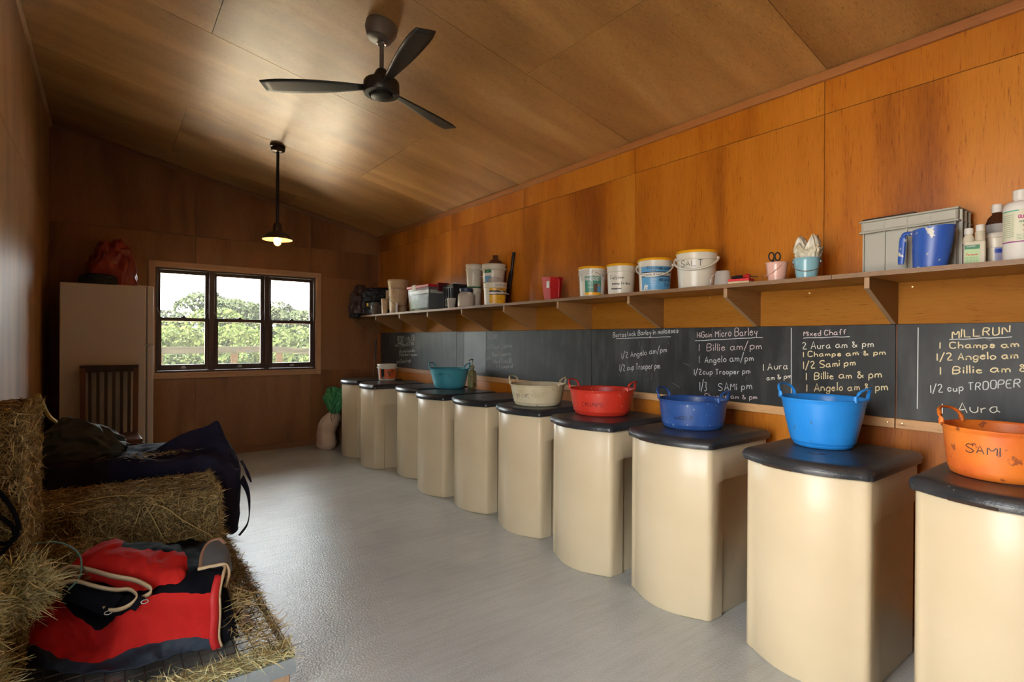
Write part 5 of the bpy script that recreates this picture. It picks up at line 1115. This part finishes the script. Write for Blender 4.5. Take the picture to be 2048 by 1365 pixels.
# right-hand closure so the fold has thickness
edge = [RED[r][5] for r in range(8)]
ep = spline([(p_[0]+.004, p_[1]-.004, p_[2]) for p_ in edge[:6]], 40)
MB().tube(ep, .0065, 8).build('cream_piping', M_binding, rug, smooth=True, angle=180)
ins = [(p_[0]-.012, p_[1]+.03, min(max(p_[2], .195), .385)) for p_ in edge]
strip = MB(); strip.grid([[(p_[0]-.028, p_[1]-.010, p_[2]) for p_ in ep[:30]], [(p_[0]-.002, p_[1]-.006, p_[2]) for p_ in ep[:30]]]); strip.build('red_edge_band', mat('red_band', (.48,.012,.012), .6), rug, smooth=True, solid=.003)
b = MB(); b.add([(p_[0]-.006, p_[1]+.004, p_[2]) for p_ in edge]+[(edge[7][0]-.006, 2.0+.06, .19)], [tuple(range(9))]); b.build('inner_fold', M_blk, rug, solid=.004)
# upper fold: a padded roll with red front and black crown
UP = [
 [(-.115,2.46,.36),(-.04,2.40,.37),(.05,2.24,.37),(.12,2.16,.37),(.19,2.13,.37),(.225,2.16,.37)],
 [(-.10,2.44,.42),(-.03,2.37,.42),(.06,2.24,.42),(.125,2.165,.42),(.20,2.12,.42),(.232,2.17,.42)],
 [(-.085,2.45,.435),(-.02,2.39,.450),(.06,2.28,.452),(.13,2.20,.448),(.20,2.15,.445),(.228,2.20,.435)],
 [(-.06,2.50,.445),(.0,2.46,.462),(.07,2.36,.462),(.14,2.30,.458),(.20,2.25,.452),(.226,2.28,.44)],
 [(-.04,2.60,.42),(.02,2.58,.44),(.08,2.50,.445),(.15,2.45,.44),(.21,2.40,.435),(.23,2.38,.425)],
 [(-.03,2.70,.38),(.03,2.68,.38),(.09,2.62,.38),(.16,2.56,.38),(.22,2.50,.38),(.235,2.44,.38)]]
cloth('folded_flap', UP, 60, 44, [M_red, M_blk], rug, lambda i, j: 1 if i > 26 and j > 18 else 0, wr=.013, sc=18, seed=9)
def strapz(pts, z0, z1):
    n = len(pts); return pts
def ribbon3(name, pts, wd, m_, parent, up=(0, -.5, .8), n=40, tilt=None):
    P = [Vector(p_) for p_ in spline(pts, n)]; A = []; B_ = []
    for i, p_ in enumerate(P):
        d = (P[min(i+1, n-1)]-P[max(i-1, 0)]).normalized(); s = Vector(up).normalized(); A.append(p_-s*wd/2); B_.append(p_+s*wd/2)
    return MB().grid([A, B_]).build(name, m_, parent, smooth=True, angle=180, solid=.004)
s1 = [(-.135,2.36,.425),(-.105,2.42,.425),(-.05,2.36,.425),(.015,2.25,.425),(.075,2.18,.42),(.110,2.12,.412),(.118,2.10,.40),(.105,2.115,.385),(.085,2.13,.372)]
s2 = [(-.137,2.34,.405),(-.085,2.33,.405),(-.04,2.26,.405),(-.005,2.22,.40),(.03,2.18,.40),(.062,2.16,.40),(.080,2.12,.39),(.070,2.11,.375),(.045,2.12,.36),(.015,2.15,.35),(-.01,2.20,.345)]
ribbon3('cream_strap', s1, .022, M_binding, rug); ribbon3('cream_strap', s2, .018, M_binding, rug)
cloth('inner_fold', [[(-.13,2.40,.40),(-.02,2.26,.385),(.07,2.16,.375),(.10,2.13,.36)],[(-.12,2.36,.385),(-.03,2.22,.37),(.04,2.16,.35),(.06,2.14,.34)],[(-.11,2.34,.35),(-.03,2.22,.33),(.0,2.19,.32),(.04,2.17,.32)]], 24, 14, M_blk, rug, None, wr=.004)
MB().beam((.035,2.135,.40), (.000,2.165,.345), .020, .003, up=(0,-1,.3)).build('black_strap', M_blk, rug); MB().beam((.095,2.10,.39), (.068,2.115,.350), .020, .003, up=(0,-1,.3)).build('black_strap', M_blk, rug)
for c in ((.006,2.155,.343), (.100,2.095,.375)): MB().tube([(c[0]+.010*math.cos(a), c[1], c[2]+.006*math.sin(a)) for a in np.linspace(0, 2*PI, 12, endpoint=False)], .0018, 6, closed=True, up=(0,1,0)).build('buckle', M_chrome, rug)
# turned-up grey corner
fp = [[(.262,2.14,.425),(.275,2.20,.455),(.30,2.24,.475),(.335,2.25,.478)],[(.285,2.13,.425),(.305,2.17,.450),(.325,2.20,.465),(.350,2.22,.468)],[(.315,2.12,.428),(.335,2.13,.440),(.345,2.15,.445),(.358,2.17,.450)],[(.335,2.12,.428),(.345,2.11,.42),(.352,2.11,.41),(.358,2.12,.40)]]
cloth('turned_corner', fp, 24, 18, mat('grey_lining', (.07,.07,.072), .35, (.11,.11,.11), 8), rug, None, wr=.003)
MB().tube(spline([fp[0][0], fp[0][1], fp[0][2], fp[0][3], fp[1][3]], 24), .006, 8).build('brown_piping', mat('tan_binding', (.28,.15,.09), .7), rug, smooth=True)
MB().tube(spline([(.255,2.14,.425),(.30,2.125,.430),(.335,2.118,.428),(.345,2.105,.40),(.330,2.09,.36)], 24), .006, 8).build('cream_piping', M_binding, rug, smooth=True)
# rolled cardboard/pipe end on the mesh beside the rug
pp = thing('pipe_offcut', 'short rusty tube end lying on the mesh beside the red rug', 'pipe', (.40, 2.12, TZ+.026))
MB().lathe([(.022,-.05),(.022,.05),(.018,.05),(.018,-.05),(.022,-.05)], 20).build('tube', mat('rusty_tube', (.20,.12,.07), .7), pp, smooth=True, angle=40).matrix_local = Matrix.Rotation(PI/2, 4, 'X')
# navy rug over the far bale
NAVY = [
 [(-.40,3.51,.20),(-.20,3.51,.20),(.045,3.50,.20),(.22,3.47,.20),(.44,3.41,.16),(.555,3.34,.13),(.625,3.52,.11),(.63,3.80,.12)],
 [(-.40,3.50,.34),(-.20,3.49,.34),(.045,3.48,.34),(.22,3.45,.34),(.45,3.39,.33),(.572,3.36,.25),(.635,3.55,.24),(.64,3.85,.25)],
 [(-.40,3.51,.555),(-.20,3.50,.565),(0.047,3.47,.575),(0.209,3.43,.535),(0.440,3.395,.545),(.590,3.395,.46),(.640,3.58,.42),(.65,3.9,.40)],
 [(-.39,3.58,.562),(-.20,3.57,.570),(0.060,3.56,.585),(0.25,3.56,.560),(0.480,3.50,.575),(.590,3.47,.52),(.640,3.62,.46),(.66,3.92,.44)],
 [(-.39,3.80,.565),(-.18,3.80,.575),(0.08,3.75,.575),(0.29,3.68,.59),(0.490,3.62,.640),(.570,3.60,.61),(.630,3.66,.50),(.66,3.95,.46)],
 [(-.39,4.00,.56),(-.16,4.00,.565),(0.11,4.00,.57),(0.34,3.96,.565),(0.52,3.86,.57),(.60,3.83,.53),(.64,3.90,.48),(.65,4.0,.44)],
 [(-.39,4.09,.50),(-.16,4.09,.50),(0.11,4.09,.50),(0.34,4.09,.50),(0.52,4.06,.48),(.60,4.03,.44),(.64,4.02,.40),(.65,4.03,.38)],
 [(-.39,4.10,.22),(-.16,4.10,.22),(0.11,4.11,.22),(0.34,4.11,.22),(0.52,4.10,.20),(.60,4.08,.18),(.64,4.06,.16),(.65,4.05,.15)]]
nr = thing('navy_horse_rug', 'navy blue horse rug draped over a hay bale, one corner standing up', 'rug', (0, 0, 0))
cloth('canvas', NAVY, 120, 90, M_navy, nr, None, wr=.018, sc=13, seed=2)
# upstanding corner
FL = [[(.20,3.66,.575),(.30,3.62,.575),(.42,3.55,.58),(.50,3.50,.575),(.565,3.46,.555)],
      [(.26,3.66,.615),(.34,3.63,.630),(.44,3.58,.645),(.51,3.53,.640),(.570,3.50,.595)],
      [(.32,3.65,.650),(.38,3.63,.670),(.46,3.60,.690),(.515,3.57,.690),(.560,3.56,.640)],
      [(.37,3.64,.672),(.42,3.62,.690),(.48,3.60,.712),(.52,3.59,.735),(.545,3.60,.690)]]
cloth('raised_corner', FL, 40, 26, M_navy, nr, None, wr=.006, sc=8, seed=12)
cloth('hanging_strap', [[(.632,3.50,.50),(.645,3.52,.50)],[(.645,3.46,.47),(.66,3.48,.46)],[(.655,3.44,.43),(.672,3.45,.425)],[(.668,3.40,.395),(.674,3.40,.39)]], 6, 20, M_navy, nr, None, wr=.001)
cloth('hanging_strap', [[(.615,3.42,.40),(.645,3.48,.42)],[(.640,3.36,.34),(.665,3.42,.34)],[(.650,3.34,.25),(.665,3.40,.24)],[(.640,3.33,.18),(.645,3.36,.16)],[(.590,3.31,.125),(.60,3.33,.115)]], 6, 30, M_navy, nr, None, wr=.001)
b = MB()
P = np.stack([rng.normal(.20, .10, 260), rng.normal(3.52, .05, 260), np.full(260, .592)], 1); dn = rng.normal(size=P.shape)*np.array([1, 1, .15]); strand_mesh('hay_bits', P, dn, dn, .022, .0011, M_hay, nr)
# dark green coat and rope
jk = crumple('green_coat', (-.10, 3.72, .572), .20, .14, .215, M_green, amp=.20, sc=4, seed=17, n=90, oc=2, shape=lambda x, y, z: (x, y*(1-.25*z), z*(1.05-.55*min(max((x+.1)*.9, 0), 1)-.5*max(-x-.45, 0))), pw=.75); tag(jk, 'dark green coat heaped on the navy rug', 'coat')
rp_ = MB().tube(spline([(-.215,2.80,1.00),(-.22,3.0,.955),(-.215,3.3,.86),(-.205,3.55,.80)], 24), .008, 8).build('rope', M_rope, smooth=True, angle=180); tag(rp_, 'yellow rope running from the standing bale to the green coat', 'rope')
# black halter on the standing bale
hl = thing('rope_halter', 'black rope halter hanging on the end of the standing bale', 'halter', (0, 0, 0))
for pts in ([(-.31,2.235,.80),(-.26,2.225,.76),(-.225,2.225,.69),(-.215,2.225,.63),(-.24,2.225,.60),(-.29,2.23,.62),(-.33,2.235,.66)], [(-.33,2.24,.72),(-.28,2.225,.70),(-.235,2.222,.66),(-.225,2.222,.62),(-.26,2.22,.57),(-.33,2.235,.55)], [(-.30,2.235,.78),(-.29,2.22,.70),(-.285,2.22,.62),(-.30,2.225,.56)]):
    MB().tube(spline(pts, 30), .0065, 8).build('rope_strand', M_blk, hl, smooth=True)
tw = MB().tube(spline([(-.245,2.42,.50),(-.20,2.46,.515),(-.13,2.46,.505),(-.075,2.40,.47),(-.07,2.33,.42),(-.10,2.30,.39)], 30), .0028, 6).build('baling_twine', M_twine, smooth=True, angle=180); tag(tw, 'loop of green baling twine on the hay at the left', 'twine')
